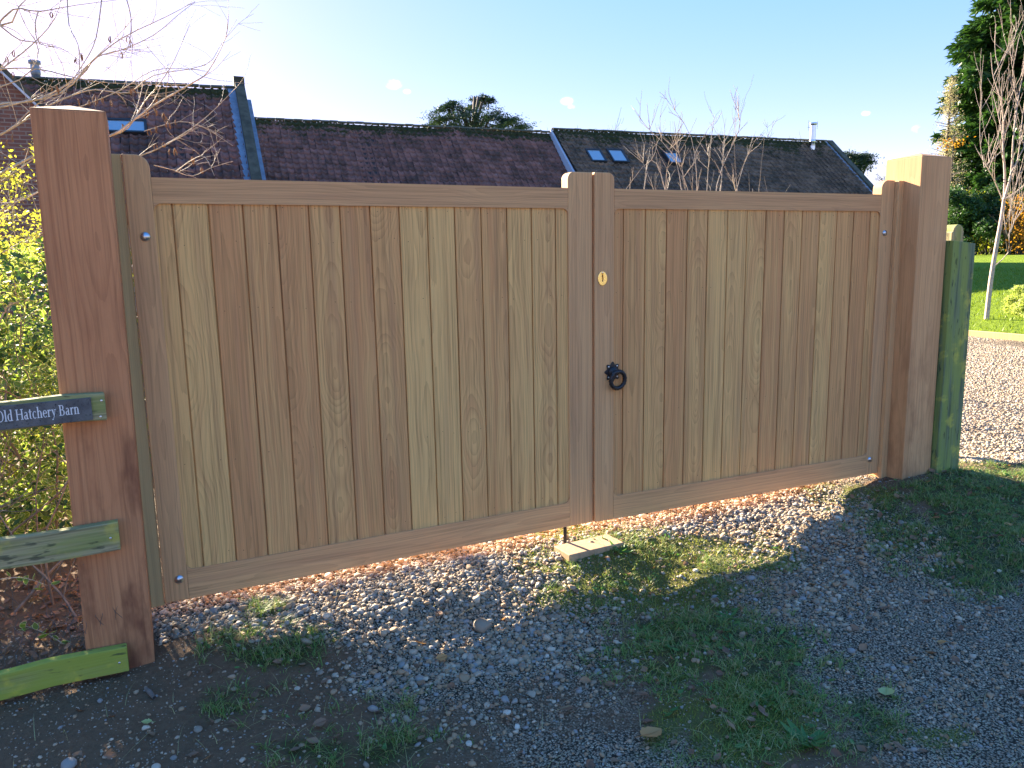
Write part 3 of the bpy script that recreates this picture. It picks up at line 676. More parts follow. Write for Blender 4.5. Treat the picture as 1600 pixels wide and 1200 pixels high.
# ------------------------------------------------------------------ barns with pantiled roofs
def plane_hit(px_, py_, P0, nrm):
    d = ray(px_, py_); t = np.dot(P0-CAM, nrm)/np.dot(d, nrm); return CAM+d*t
def roof(parent, A, B, pitch, drop, mat, gauge=.28, wid=.235, tname='roof_tiles', over=.0):
    """front slope of a pantiled roof whose ridge runs A->B; drop = how far it comes down (m, vertical)"""
    A = np.array(A, float); B = np.array(B, float); L = np.linalg.norm(B-A); u = (B-A)/L
    nh = np.array([u[1], -u[0], 0]); nh /= np.linalg.norm(nh)
    if nh[1] > 0: nh = -nh
    dn = nh*math.cos(R(pitch))-np.array([0, 0, 1])*math.sin(R(pitch)); nm = np.cross(u, -dn); nm = nm/np.linalg.norm(nm)
    if nm[2] < 0: nm = -nm
    sl = drop/math.sin(R(pitch)); nr = int(sl/gauge); ncol = int(round(L/wid)); wid = L/ncol
    prof = [(0, .045), (.12, .060), (.28, .045), (.42, .012), (.62, 0), (.82, .010), (.97, .036)]
    k = len(prof)
    # one tile = k x 2 verts top surface + k lower lip
    ci, ri = np.meshgrid(np.arange(ncol), np.arange(nr)); ci = ci.ravel(); ri = ri.ravel(); N = len(ci)
    px_ = np.array([p[0] for p in prof]); ph = np.array([p[1] for p in prof])
    jx = rg.normal(0, .006, N); jl = rg.normal(0, .012, N); jh = np.abs(rg.normal(0, .006, N)); tilt = rg.normal(0, .006, N)
    sag = .03*np.sin(ci*wid*.9+ri*.1)+.02*np.sin(ci*wid*2.3+1)
    X = (ci[:, None]+px_[None, :])*wid+jx[:, None]
    rows = []
    for (s, hh) in ((-.06, .004), (1.0, .048), (1.0, -.018)):
        S = (ri+s)[:, None]*gauge+(jl[:, None] if s > 0 else 0)+0*X
        Hh = ph[None, :]*(1 if hh > -.01 else .8)+hh+jh[:, None]+sag[:, None]+tilt[:, None]*px_[None, :]
        rows.append(A+u*X[..., None]+dn*S[..., None]+nm*Hh[..., None])
    V = np.stack(rows, 1).reshape(-1, 3); b = (np.arange(N)*3*k)[:, None]; q = []
    for r_ in range(2):
        for c in range(k-1): q.append(b+np.array([[r_*k+c, (r_+1)*k+c, (r_+1)*k+c+1, r_*k+c+1]]))
    F = np.concatenate(q)
    tone = np.repeat(rg.random(N), 3*k); rid = np.repeat(np.exp(-ri*gauge/.9), 3*k)
    o = link(tname, npmesh(tname, V, F, False, tone=tone, ridge=rid), mat, parent); tag(o, kind='stuff')
    # boarded slab under the tiles
    P1, P2 = A-nm*.02, B-nm*.02; Q1, Q2 = A+dn*(nr*gauge-.03)-nm*.02, B+dn*(nr*gauge-.03)-nm*.02
    V = [P1, P2, Q2, Q1]; V += [p-nm*.1 for p in V]
    F = [(0, 1, 2, 3), (7, 6, 5, 4), (0, 4, 5, 1), (1, 5, 6, 2), (2, 6, 7, 3), (3, 7, 4, 0)]
    link('roof_underlay', pymesh('roof_underlay', V, F), M['felt'], parent)
    # ridge tiles
    nrt = int(L/.33); me = None
    for i in range(nrt):
        if me is None:
            Vr = []; Fr = []; kk = 7; ll = L/nrt
            for x in (0, ll-.012):
                for j in range(kk): a = math.pi*(.1+.8*j/(kk-1)); Vr.append((x, -.13*math.cos(a), .11*math.sin(a)))
                for j in range(kk): a = math.pi*(.1+.8*j/(kk-1)); Vr.append((x, -.11*math.cos(a), .09*math.sin(a)))
            for j in range(kk-1): Fr += [(j, 2*kk+j, 2*kk+j+1, j+1), (kk+j+1, 3*kk+j+1, 3*kk+j, kk+j)]
            for o_ in (0, 2*kk):
                for j in range(kk-1): Fr.append((o_+j, o_+j+1, o_+kk+j+1, o_+kk+j))
            me = pymesh('ridge_tile', Vr, Fr); me.materials.append(M['ridge'])
        p = A+(B-A)*i/nrt+np.array([0, 0, .02+rnd.uniform(-.008, .012)])
        link('ridge_tile', me, None, parent, tuple(p), (0, -math.asin(u[2])+rnd.uniform(-.01, .01), math.atan2(u[1], u[0])+rnd.uniform(-.012, .012)))
    return dict(A=A, B=B, u=u, dn=dn, nm=nm, nh=nh, L=L, E=A+dn*nr*gauge, E2=B+dn*nr*gauge, pitch=pitch)
def shell(parent, r, mat, back=4.2, left=True, right=True, zf=-.4):
    """walls below a roof: front wall, gable walls and the back slope"""
    A, B, u, nh = r['A'], r['B'], r['u'], r['nh']; e1, e2 = r['E']-nh*.35, r['E2']-nh*.35
    tn = math.tan(R(r['pitch'])); dz = lambda p, t: np.array([p[0], p[1], t])
    ze = r['E'][2]+.12
    b1, b2 = A-nh*back, B-nh*back; zb = A[2]-back*tn; zb2 = B[2]-back*tn
    s = u*.04
    pts = [dz(e1+s, zf), dz(e2-s, zf), dz(e2-s, ze), dz(e1+s, ze), dz(b1+s, zf), dz(b2-s, zf), dz(b2-s, zb2-.15), dz(b1+s, zb-.15), A-np.array([0, 0, .2])+s, B-np.array([0, 0, .2])-s]
    V = [tuple(p) for p in pts]
    F = [(0, 1, 2, 3), (5, 4, 7, 6), (4, 0, 3, 8, 7), (1, 5, 6, 9, 2), (3, 2, 9, 8), (8, 9, 6, 7)]
    link('wall', pymesh('wall', V, F), mat, parent)
    nb = -nh*math.cos(R(r['pitch']))-np.array([0, 0, 1])*math.sin(R(r['pitch'])); q = (back+.3)/math.cos(R(r['pitch']))
    nm = np.cross(u, nb); nm = nm/np.linalg.norm(nm); nm = nm if nm[2] > 0 else -nm
    V = [A, B, B+nb*q, A+nb*q]; V = [p+nm*.02 for p in V]+[p-nm*.06 for p in V]
    link('back_slope', pymesh('back_slope', V, [(3, 2, 1, 0), (4, 5, 6, 7), (0, 1, 5, 4), (2, 3, 7, 6), (1, 2, 6, 5), (3, 0, 4, 7)]), M['ridge'], parent)
def slope_pt(r, x, y, lift=0): return plane_hit(x, y, r['A']+r['nm']*lift, r['nm'])
def skylight(parent, r, corners):
    """corners px: top-left, top-right, bottom-right, bottom-left on the roof slope"""
    P = [slope_pt(r, x, y, .07) for x, y in corners]; c = sum(P)/4
    u, dn, nm = r['u'], r['dn'], r['nm']
    hw = (np.linalg.norm(P[1]-P[0])+np.linalg.norm(P[2]-P[3]))/4; hh = (abs(np.dot(P[3]-P[0], dn))+abs(np.dot(P[2]-P[1], dn)))/4
    mm = Matrix((Vector(u), Vector(dn), Vector(-nm))).transposed().to_4x4()
    mm.translation = Vector(c)
    f = .07
    fm = merge([box(-hw-f, hw+f, -hh-f, -hh, -.09, .1), box(-hw-f, hw+f, hh, hh+f, -.09, .1), box(-hw-f, -hw, -hh, hh, -.085, .1), box(hw, hw+f, -hh, hh, -.085, .1)])
    o = link('roof_window', pymesh('roof_window', *fm), M['roof_window_frame'], parent); o.matrix_local = mm
    link('pane', pymesh('pane', *box(-hw+.001, hw-.001, -hh+.001, hh-.001, -.06, -.03)), M['glass'], o)
# middle barn
bm = empty('barn', label='long low barn with moss streaked plum pantile roof between two taller roofs', cat='barn')
A, B = on_z(384, 187.5, 6.5), on_z(868, 209.5, 6.5)
B = A+(B-A)*1.0
rm = roof(bm, A-(B-A)*.02, B, 44.5, 4.2, M['tile_plum']); shell(bm, rm, M['plaster'])
# right barn
br_ = empty('barn', label='right hand barn with brown pantile roof, three roof windows and steel flue', cat='barn')
A, B = on_z(863, 204, 6.62), on_z(1291, 223, 6.62)
rr = roof(br_, A, B, 41.2, 4.3, M['tile_brown'], wid=.24); shell(br_, rr, M['plaster'])
for c in (((917, 236), (937, 237), (944, 253), (925, 252)), ((950, 236), (971, 237), (979, 254), (959, 253)), ((1038, 240), (1056, 241), (1064, 256), (1047, 255))): skylight(br_, rr, c)
def verge_board(parent, r, end, off, hgt, wd, mat, name, z0=.0, l1=None):
    A = r['A'] if end == 0 else r['B']; u, dn, nm = r['u'], r['dn'], r['nm']; l = l1 or np.linalg.norm(r['E']-r['A'])
    p = A+u*off; V = []
    for s in (0, l):
        for a, b in ((0, z0), (wd, z0), (wd, z0+hgt), (0, z0+hgt)): V.append(tuple(p+u*a+nm*b+dn*s))
    link(name, pymesh(name, V, [(3, 2, 1, 0), (4, 5, 6, 7), (0, 1, 5, 4), (1, 2, 6, 5), (2, 3, 7, 6), (3, 0, 4, 7)]), mat, parent)
verge_board(br_, rr, 0, -.10, .95, .09, M['white_flash'], 'gable_board', -.93)
verge_board(br_, rr, 1, .0, .17, .30, M['ridge'], 'gable_coping', -.02)
verge_board(br_, rr, 1, -.16, .06, .15, M['lead'], 'lead_flashing', .02)
def flue(parent, base, h, r_, mat, cap=True):
    V, F = tubes([(np.array([[0, 0, -.6], [0, 0, h*.5], [0, 0, h]]), [r_]*3)], 14)
    o = link('flue', npmesh('flue', V, F, True), mat, parent, tuple(base))
    V, F = tubes([(np.array([[0, 0, h+.0], [0, 0, h+.02], [0, 0, h+.03], [0, 0, h+.12], [0, 0, h+.13]]), [r_*.9, r_*.9, r_*1.35, r_*1.35, .01])], 14)
    link('cowl', npmesh('cowl', V, F, True), mat, o)
    V, F = tubes([(np.array([[0, 0, .15], [0, 0, .3], [0, 0, .31], [0, 0, .42], [0, 0, .43]]), [r_, r_, r_*1.12, r_*1.12, r_])], 14)
    link('collar', npmesh('collar', V, F, True), mat, o)
    return o
P = slope_pt(rr, 1269, 233); zt_ = at_d(1269, 197, np.dot(P-CAM, FW))[2]
fo = flue(br_, P, zt_-P[2], .135, M['bright_steel'])
V, F = tubes([(np.array([[-.3, 0, zt_-P[2]+.1], [.28, 0, zt_-P[2]+.1]]), [.012]*2), (np.array([[-.3, 0, zt_-P[2]-.25], [-.3, 0, zt_-P[2]+.22]]), [.012]*2), (np.array([[.28, 0, zt_-P[2]-.15], [.28, 0, zt_-P[2]+.2]]), [.012]*2), (np.array([[-.35, 0, zt_-P[2]-.1], [-.1, 0, zt_-P[2]-.1]]), [.012]*2)], 4)
link('aerial', npmesh('aerial', V, F), M['lead'], fo)
# left barn
bl_ = empty('barn', label='tall left barn with plum pantile roof, gable coping and one wide roof window', cat='barn')
A = on_z(12, 125, 6.5); B0 = on_z(366, 141, 6.62); 
rl = roof(bl_, A, B0, 45.5, 4.3, M['tile_plum']); shell(bl_, rl, M['plaster'])
verge_board(bl_, rl, 1, -.20, .07, .22, M['lead'], 'lead_flashing', .02)
verge_board(bl_, rl, 1, .02, .33, .28, M['ridge'], 'gable_coping', -.05)
verge_board(bl_, rl, 1, .30, .04, .20, M['lead'], 'lead_flashing', -.35)
link('kneeler', pymesh('kneeler', *box(-.16, .16, -.12, .12, 0, .5)), M['ridge'], bl_, tuple(rl['B']+rl['u']*.15-np.array([0, 0, .1])))
skylight(bl_, rl, ((166, 190), (222, 192), (229, 208), (170, 207)))
P = on_z(54, 127, 6.45)
flue(bl_, P+np.array([0, .6, 0]), float(at_d(52, 104, np.dot(P-CAM, FW)+.6)[2]-P[2]), .12, M['lead'])
# brick gable at the far left, nearer
Y0 = 15.0; a = on_y(2, 112, Y0); b = on_y(56, 163, Y0); dz_ = (a-b); pit = -dz_[2]/dz_[0]
bg_ = empty('brick_house', (b[0], Y0, -.3), label='brick gabled building end at the left edge with white verge line', cat='building')
hgt = b[2]+.3; wd = 2*(b[0]-a[0])+.5
V, F = prism([(0, 0), (0, hgt), (-wd/2, hgt+wd/2*abs(pit)), (-wd, hgt), (-wd, 0)][::-1], 0, 8)
V = [(x, y, z) for x, y, z in V]
link('wall', pymesh('wall', V, F), M['brick'], bg_)
ap = (-wd/2, hgt+wd/2*abs(pit))
for s, (xa, za) in ((1, (0.18, hgt-.18*abs(pit))), (-1, (-wd-.18, hgt-.18*abs(pit)))):
    poly = [(ap[0], ap[1]+.02), (xa, za+.02), (xa, za+.13), (ap[0], ap[1]+.16)]
    if s > 0: poly = poly
    else: poly = poly[::-1]
    link('roof_slope', pymesh('roof_slope', *prism(poly, -.10, 8.1)), M['ridge'], bg_)
    poly = [(ap[0], ap[1]-.04), (xa, za-.04), (xa, za+.018), (ap[0], ap[1]+.018)]
    if s < 0: poly = poly[::-1]
    link('verge_board', pymesh('verge_board', *prism(poly, -.13, -.005)), M['white_flash'], bg_)

# ------------------------------------------------------------------ gravel
def ico(sub):
    import bmesh
    b = bmesh.new(); bmesh.ops.create_icosphere(b, subdivisions=sub, radius=1)
    V = np.array([v.co[:] for v in b.verts]); F = np.array([[v.index for v in f.verts] for f in b.faces]); b.free(); return V, F
def rot_mats(N, tilt=.5):
    a = rg.random(N)*2*math.pi; t = rg.normal(0, tilt, N); b = rg.random(N)*2*math.pi
    ca, sa, ct, st, cb, sb = np.cos(a), np.sin(a), np.cos(t), np.sin(t), np.cos(b), np.sin(b); o = np.zeros(N); i = np.ones(N)
    Z1 = np.stack([ca, -sa, o, sa, ca, o, o, o, i], -1).reshape(N, 3, 3); X = np.stack([i, o, o, o, ct, -st, o, st, ct], -1).reshape(N, 3, 3)
    Z2 = np.stack([cb, -sb, o, sb, cb, o, o, o, i], -1).reshape(N, 3, 3)
    return Z1@X@Z2
def scatter(V, F, P, size, Rm, K=7, amp=.18, flat=(1, .8, .55)):
    """K jittered variants of base mesh V,F placed at P"""
    N = len(P); base = []
    for k in range(K):
        d = 1+rg.normal(0, amp, len(V))*.6; w_ = V*d[:, None]
        for _ in range(3):
            nrm = rg.normal(0, 1, 3); nrm /= np.linalg.norm(nrm); lim = rg.uniform(.55, .8); e = w_@nrm; w_ = w_-np.outer(np.maximum(0, e-lim), nrm)
        base.append(w_*np.array(flat)*rg.uniform(.8, 1.2, 3))
    base = np.array(base); kk = rg.integers(0, K, N)
    W_ = np.einsum('nij,nvj->nvi', Rm, base[kk])*size[:, None, None]+P[:, None, :]
    FF = F[None]+(np.arange(N)*len(V))[:, None, None]
    return W_.reshape(-1, 3), FF.reshape(-1, F.shape[1])
def in_view(P, mx=40, my=60):
    X, Y = to_px(P); return (X > -mx)&(X < 1600+mx)&(Y > -my)&(Y < 1200+my)
def gravel(N, x0, x1, y0, y1, smin, smax, sub, cond, name, label=None):
    x = rg.uniform(x0, x1, N); y = rg.uniform(y0, y1, N)
    g, a, mo = masks(x, y); keep = rg.random(N) < cond(x, y, g, a, mo)
    x, y = x[keep], y[keep]; z = zg(x, y); P = np.stack([x, y, z], -1); k2 = in_view(P); P = P[k2]; N = len(P)
    s = rg.uniform(smin, smax, N)*np.exp(rg.normal(0, .34, N)); P[:, 2] += s*rg.uniform(-.05, .42, N)
    V, F = ico(sub); W_, FF = scatter(V, F, P, s, rot_mats(N, .45), 9, .16)
    t = np.repeat(np.clip(rg.beta(1.3, 1.7, N), 0, 1), len(V)); h = np.repeat(rg.random(N), len(V))
    tag(link(name, npmesh(name, W_, FF, sub > 1, tone=t, hue=h), M['stone']), kind='stuff', label=label)
    return len(P), len(FF)
patch = lambda x, y: np.clip(.75+.55*wob(x*1.7+3, y*1.9), .12, 1)
dens = lambda x, y, g, a, mo: np.where(y > -.75, np.clip(.5+patch(x*1.3, y*1.6), 0, 1), patch(x, y))*np.clip(g*1.15-.12, .02, 1)*np.clip(1-.75*a, .05, 1)*np.clip(1-.55*mo, .25, 1)
# rounded pebbles heaped in front of the gate
print('peb', gravel(30000, -.4, 3.6, -1.15, .5, .0068, .0115, 2, lambda x, y, g, a, mo: dens(x, y, g, a, mo)*np.where(y > -1.0+.1*wob(x, y), 1, .5)*np.where((x < 2.2)|(y > -.45), 1, .5), 'gravel', 'loose rounded pebbles and flint gravel in front of the gate'))
print('grit', gravel(75000, -1.3, 5.2, -2.4, .5, .0034, .0085, 1, dens, 'gravel', 'fine mixed grit and small stones trodden into the drive'))
print('crumb', gravel(60000, -1.3, 5.2, -2.4, .4, .0015, .0050, 1, lambda x, y, g, a, mo: np.clip(.75-g*.5, 0, 1)*np.clip(1-.8*a, .1, 1), 'soil_crumbs', 'crumbs of soil and grit scattered over the bare earth'))
def yard():
    N = 60000; x = rg.uniform(4.4, 12.7, N); y = rg.uniform(-.3, 6, N); k = masks(x, y)[0] > .8; x, y = x[k], y[k]
    P = np.stack([x, y, zg(x, y)], -1); P = P[in_view(P)]; k = to_px(P)[0] > 1440; P = P[k]; N = len(P)
    s = rg.uniform(.008, .02, N); V, F = ico(1); W_, FF = scatter(V, F, P, s, rot_mats(N), 6)
    tag(link('yard_gravel', npmesh('yard_gravel', W_, FF, False, tone=np.repeat(.25+.7*rg.random(N), 12), hue=np.repeat(.3+.5*rg.random(N), 12)), M['stone']), kind='stuff', label='pale sunlit gravel of the yard beyond the green post')
yard()
def lone_stone(px_, py_, s, tone, hue, label, flat=(1, .7, .5)):
    P = gp(px_, py_); V, F = ico(3); W_, FF = scatter(V, F, np.zeros((1, 3)), np.array([s]), rot_mats(1, .15), 1, .05, flat)
    o = link('stone', npmesh('stone', W_, FF, True, tone=np.full(len(W_), tone), hue=np.full(len(W_), hue)), M['stone'], None, (P[0], P[1], P[2]+s*.2)); tag(o, label, 'stone')
lone_stone(1470, 722, .045, .25, .1, 'dark blue grey flint leaning against the foot of the green post')
lone_stone(672, 1157, .018, .6, .1, 'long pale grey pebble standing upright in the dark soil', (1, .45, .45))
lone_stone(733, 1163, .017, .98, .6, 'round cream pebble below the gravel heap near the bottom edge')
lone_stone(562, 958, .020, .75, .1, 'largest blue grey pebble at the left end of the gravel heap')
lone_stone(108, 1196, .030, .5, .1, 'grey flint at the bottom edge below the lime green rail')
lone_stone(412, 1122, .017, .8, .75, 'angular tan flint lying in the thin grass left of centre', (1, .6, .5))
lone_stone(228, 1133+6, .018, .85, .2, 'pale chipped flint on the bare soil below the left post')
lone_stone(1395, 1046, .017, .7, .1, 'biggest blue pebble in the gravel at lower right')
P = gp(235, 1085); V, F = tubes([(np.array([[-.04, -.01, .004], [0, 0, .008], [.045, .012, .006]]), [.007, .009, .006])], 7)
o = link('stick', npmesh('stick', V, F, True), M['bark_grey'], None, tuple(P), (0, 0, R(95))); tag(o, 'short broken stick lying on the soil right of the left post', 'stick')

# ------------------------------------------------------------------ grasses, moss
def blades(name, P, h, wd, lean, mat, tone, label, seg=3, droop=.5):
    N = len(P); a = rg.random(N)*2*math.pi; dirx = np.cos(a); diry = np.sin(a); lf = np.abs(rg.normal(lean, .25, N))
    V = np.zeros((N, seg*2+1, 3)); 
    for i in range(seg+1):
        t = i/seg; out = h*lf*t**1.6; up = h*(t-droop*lf*t*t*.8)
        cx = P[:, 0]+dirx*out; cy = P[:, 1]+diry*out; cz = P[:, 2]+np.maximum(up, .002*t)
        ww = wd*(1-t**1.5)*.5
        if i < seg:
            V[:, 2*i] = np.stack([cx-diry*ww, cy+dirx*ww, cz], -1); V[:, 2*i+1] = np.stack([cx+diry*ww, cy-dirx*ww, cz], -1)
        else: V[:, 2*seg] = np.stack([cx, cy, cz], -1)
    tri = []
    for i in range(seg-1): tri += [(2*i, 2*i+1, 2*i+3), (2*i, 2*i+3, 2*i+2)]
    tri.append((2*seg-2, 2*seg-1, 2*seg)); F = np.array(tri)[None]+(np.arange(N)*(2*seg+1))[:, None, None]
    o = link(name, npmesh(name, V.reshape(-1, 3), F.reshape(-1, 3), False, tone=np.repeat(tone, 2*seg+1)), mat); tag(o, label, kind='stuff'); return N
def sample(N, x0, x1, y0, y1, prob):
    x = rg.uniform(x0, x1, N); y = rg.uniform(y0, y1, N); g, a, mo = masks(x, y); k = rg.random(N) < prob(x, y, g, a, mo)
    P = np.stack([x[k], y[k], zg(x[k], y[k])], -1); return P[in_view(P)]
# clumpy turf: blades sprout in tufts
C0 = sample(42000, -1.3, 5.8, -2.4, 1.0, lambda x, y, g, a, mo: np.clip(a*1.3-.2, 0, 1)*np.clip(.55+.8*wob(x*3.7, y*3.3+2), .15, 1))
rep = rg.integers(5, 22, len(C0)); P = np.repeat(C0, rep, 0); sp = np.repeat(rg.uniform(.006, .022, len(C0)), rep)
P = P+np.stack([rg.normal(0, 1, len(P))*sp, rg.normal(0, 1, len(P))*sp, np.zeros(len(P))], -1); P[:, 2] = zg(P[:, 0], P[:, 1])-.002
hh = np.repeat(rg.uniform(.02, .055, len(C0)), rep)*rg.uniform(.5, 1.3, len(P)); X, Y = to_px(P)
hh *= np.where((X < 640)&(Y > 940), 1.35, 1)
print('blades', blades('grass', P, hh, rg.uniform(.0016, .0042, len(P)), 1.0, M['grass'], np.where(rg.random(len(P)) < .27, rg.uniform(.5, 1, len(P)), rg.uniform(0, .3, len(P))), 'tufts of rough green grass with dead straw on the drive'))
P = sample(240000, -1.0, 5.5, -2.3, .25, lambda x, y, g, a, mo: np.clip(mo*1.3-.45, 0, 1)**1.2*.75)
print('moss', blades('moss', P, rg.uniform(.005, .022, len(P)), rg.uniform(.002, .0045, len(P)), .8, M['moss'], rg.beta(1.5, 2, len(P)), 'yellow green moss and short turf in the middle of the drive', 2))
# long dead straws lying about
P = sample(3600, -1.1, 5.0, -2.3, .1, lambda x, y, g, a, mo: np.clip(.15+.7*a, 0, .6))
blades('dead_straw', P, rg.uniform(.05, .13, len(P)), rg.uniform(.0012, .0028, len(P)), 1.6, M['grass'], rg.uniform(.75, 1, len(P)), 'bleached dead grass stems lying over soil and gravel', 3, .75)
# lawn blades near the sapling
N = 30000; x = rg.uniform(12.85, 30, N); y = rg.uniform(2, 16, N); P = np.stack([x, y, zg(x, y)+.02], -1); P = P[in_view(P)]; P = P[to_px(P)[0] > 1440]
blades('lawn_grass', P, rg.uniform(.05, .13, len(P)), rg.uniform(.010, .022, len(P)), .8, M['lawn_grass'], rg.random(len(P)), 'bright sunlit lawn grass beyond the gravel yard', 2)

# ------------------------------------------------------------------ leaves
def leaf_geo(L=1., W=.5, fold_=.18, curl=.1, k=5, lobes=0):
    """leaf along +x, base at origin; rim verts have rim=1. tris only"""
    V = []; rim = []
    for i in range(k+1):
        t = i/k; V.append((L*t, 0, curl*math.sin(t*2.6)*-1+curl*.3*t)); rim.append(0 if 0 < i < k else .9)
    def wdt(t): return W*.5*(math.sin(math.pi*t**.85))**.8*(1+lobes*math.sin(t*21))
    idx = {}
    for s in (-1, 1):
        for i in range(1, k):
            t = i/k; y = wdt(t)
            for f_, rr in ((.55, .15), (1, 1)):
                idx[(s, i, f_)] = len(V); V.append((L*t, s*y*f_, V[i][2]+fold_*y*f_)); rim.append(rr)
    F = []
    for s in (-1, 1):
        def ad(a, b, c): F.append((a, b, c) if s > 0 else (a, c, b))
        for i in range(k):
            for lo, hi in ((None, .55), (.55, 1)):
                a = i if lo is None else (idx.get((s, i, .55), i)); b = i+1 if lo is None else idx.get((s, i+1, .55), i+1)
                c = idx.get((s, i+1, hi), i+1); d = idx.get((s, i, hi), i)
                if len({a, b, c}) == 3: ad(a, b, c)
                if len({a, c, d}) == 3: ad(a, c, d)
    return np.array(V, float), np.array(F), np.array(rim, float)
def orient(N, nrm, spread=.6):
    """random frames whose z axis scatters about nrm"""
    z = np.asarray(nrm, float)+rg.normal(0, spread, (N, 3)); z /= np.linalg.norm(z, axis=1)[:, None]
    x = rg.normal(0, 1, (N, 3)); x -= (x*z).sum(1)[:, None]*z; x /= np.linalg.norm(x, axis=1)[:, None]
    return np.stack([x, np.cross(z, x), z], -1)
def leaves(name, P, size, Rm, mat, geo, parent=None, kind='stuff', label=None, tone=None):
    V, F, rim = geo; N = len(P)
    W_ = np.einsum('nij,vj->nvi', Rm, V)*size[:, None, None]+P[:, None, :]; FF = F[None]+(np.arange(N)*len(V))[:, None, None]
    tone = rg.random(N) if tone is None else tone
    o = link(name, npmesh(name, W_.reshape(-1, 3), FF.reshape(-1, 3), True, tone=np.repeat(tone, len(V)), rim=np.tile(rim, N)), mat, parent)
    if kind: o['kind'] = kind
    if label: o['label'] = label
    return o
small = leaf_geo(1, .55, .25, .05, 2); medium = leaf_geo(1, .55, .25, .12, 4); sliver = (np.array([[0, 0, 0], [.5, .16, .05], [1, 0, -.08], [.5, -.16, .05]], float), np.array([[0, 1, 2], [0, 2, 3]])[:, ::-1], np.zeros(4))

# fallen leaves one can pick out, and the litter
def fallen(px_, py_, s, mat, label, W=.6, lob=.12, tilt=.3, tone=.5, curl=.15):
    P = gp(px_, py_); V, F, rim = leaf_geo(1, W, .3, curl, 8, lob); V = V*s; V[:, 0] -= s/2
    me = npmesh('fallen_leaf', V, F, True, tone=np.full(len(V), tone), rim=rim)
    o = link('fallen_leaf', me, mat, None, (P[0], P[1], P[2]+.018+s*.12), (rnd.uniform(-tilt, tilt), rnd.uniform(-tilt, tilt), rnd.uniform(0, 6.28)))
    V, F = tubes([(np.array([[-s/2, 0, 0], [-s*.62, .004, -.002], [-s*.8, .002, .0]]), [.0012, .001, .0008]), (np.array([[-s/2, 0, .0006], [0, 0, -.06*s], [s*.42, 0, -.05*s]]), [.001, .0008, .0004])], 4)
    link('leaf_stalk', npmesh('leaf_stalk', V, F), mat, o); tag(o, label, 'fallen leaf')
fallen(1018, 1156, .105, M['tan_leaf'], 'large curled orange brown leaf lying at bottom centre', .6, .12, .3, .5, .1)
fallen(1384, 1090, .075, M['lime_leaf'], 'pale yellow green leaf lying on the mossy gravel at lower right', .75, .1, .2)
fallen(1003, 1092, .045, M['brown_leaf'], 'flat purple brown leaf on bare dark soil above the orange brown leaf', .7, .05)
fallen(1470, 1010, .04, M['tan_leaf'], 'small tan leaf on the gravel at right near the blue pebble', .6, .1)
fallen(885, 1115, .055, M['brown_leaf'], 'curled brown leaf on dark soil below the gravel heap', .6, .1)
fallen(500, 1138, .050, M['brown_leaf'], 'grey brown leaf among grass at lower left of centre', .7, .08)
fallen(1405, 1175, .05, M['brown_leaf'], 'dull brown leaf in the moss at the bottom right', .6, .1)
fallen(230, 1136, .035, M['lime_leaf'], 'small pale green leaf scrap on the bare soil at lower left', .8, .2)
fallen(1575, 825, .05, M['tan_leaf'], 'yellowish leaf in the grass at the right edge', .6, .1)
fallen(690, 1035, .05, M['tan_leaf'], 'crumpled ginger leaf at the lower rim of the sunlit gravel', .7, .15, .6)
P = sample(5200, -.9, 5.2, -2.3, .1, lambda x, y, g, a, mo: np.clip(.09+.24*a+.12*mo, 0, .4)); P[:, 2] += .010
geo = leaf_geo(1, .6, .5, .2, 5, .12)
leaves('leaf_litter', P, rg.uniform(.018, .05, len(P)), orient(len(P), (0, 0, 1), .35), M['brown_leaf'], geo, label='small dead brown leaves littering grass and soil')
# low broad leaved weeds woven through the turf
P = sample(15000, -.9, 5.4, -2.3, .1, lambda x, y, g, a, mo: np.clip(a*.9+.2*mo-.15, 0, 1)*np.clip(.35+.9*wob(x*2.2+4, y*2.4), 0, 1)); P[:, 2] += rg.uniform(.002, .022, len(P))
leaves('ground_weeds', P, rg.uniform(.014, .042, len(P)), orient(len(P), (0, 0, 1), .55), M['green_leaf'], (geoW := leaf_geo(1, .38, .3, .2, 4))[:3], label='low broad leaved weeds growing through the rough grass')
# rosettes of broad weed leaves
def weed(px_, py_, n_, s, label, mat='green_leaf', up=.55):
    P = gp(px_, py_); root = empty('weed', tuple(P), label=label, cat='weed'); V, F, rim = leaf_geo(1, .26, .3, .16, 6)
    me = npmesh('leaf', V*s*1.15, F, True, tone=np.full(len(V), .4), rim=rim*0); me.materials.append(M[mat])
    for i in range(n_):
        o = link('leaf', me, None, root, (0, 0, .002), (rnd.uniform(-.3, .3), -rnd.uniform(.1, up), i*2.4+rnd.uniform(-.3, .3))); o.scale = (rnd.uniform(.6, 1.1),)*3
weed(1262, 1160, 15, .085, 'largest dark green weed rosette near the bottom edge right of centre')
weed(968, 862, 10, .07, 'sunlit weed with upright leaves just in front of the timber block', up=1.0)
weed(1140, 965, 10, .07, 'low broad leaved weed in the shade edge right of the sunlit moss')
weed(1245, 1010, 9, .06, 'low weed at the left rim of the shaded gravel', up=.4)
weed(1190, 1095, 9, .06, 'low weed just above the largest weed rosette', up=.4)
weed(1005, 985, 9, .055, 'spiky weed among dead grass below the sunlit moss')

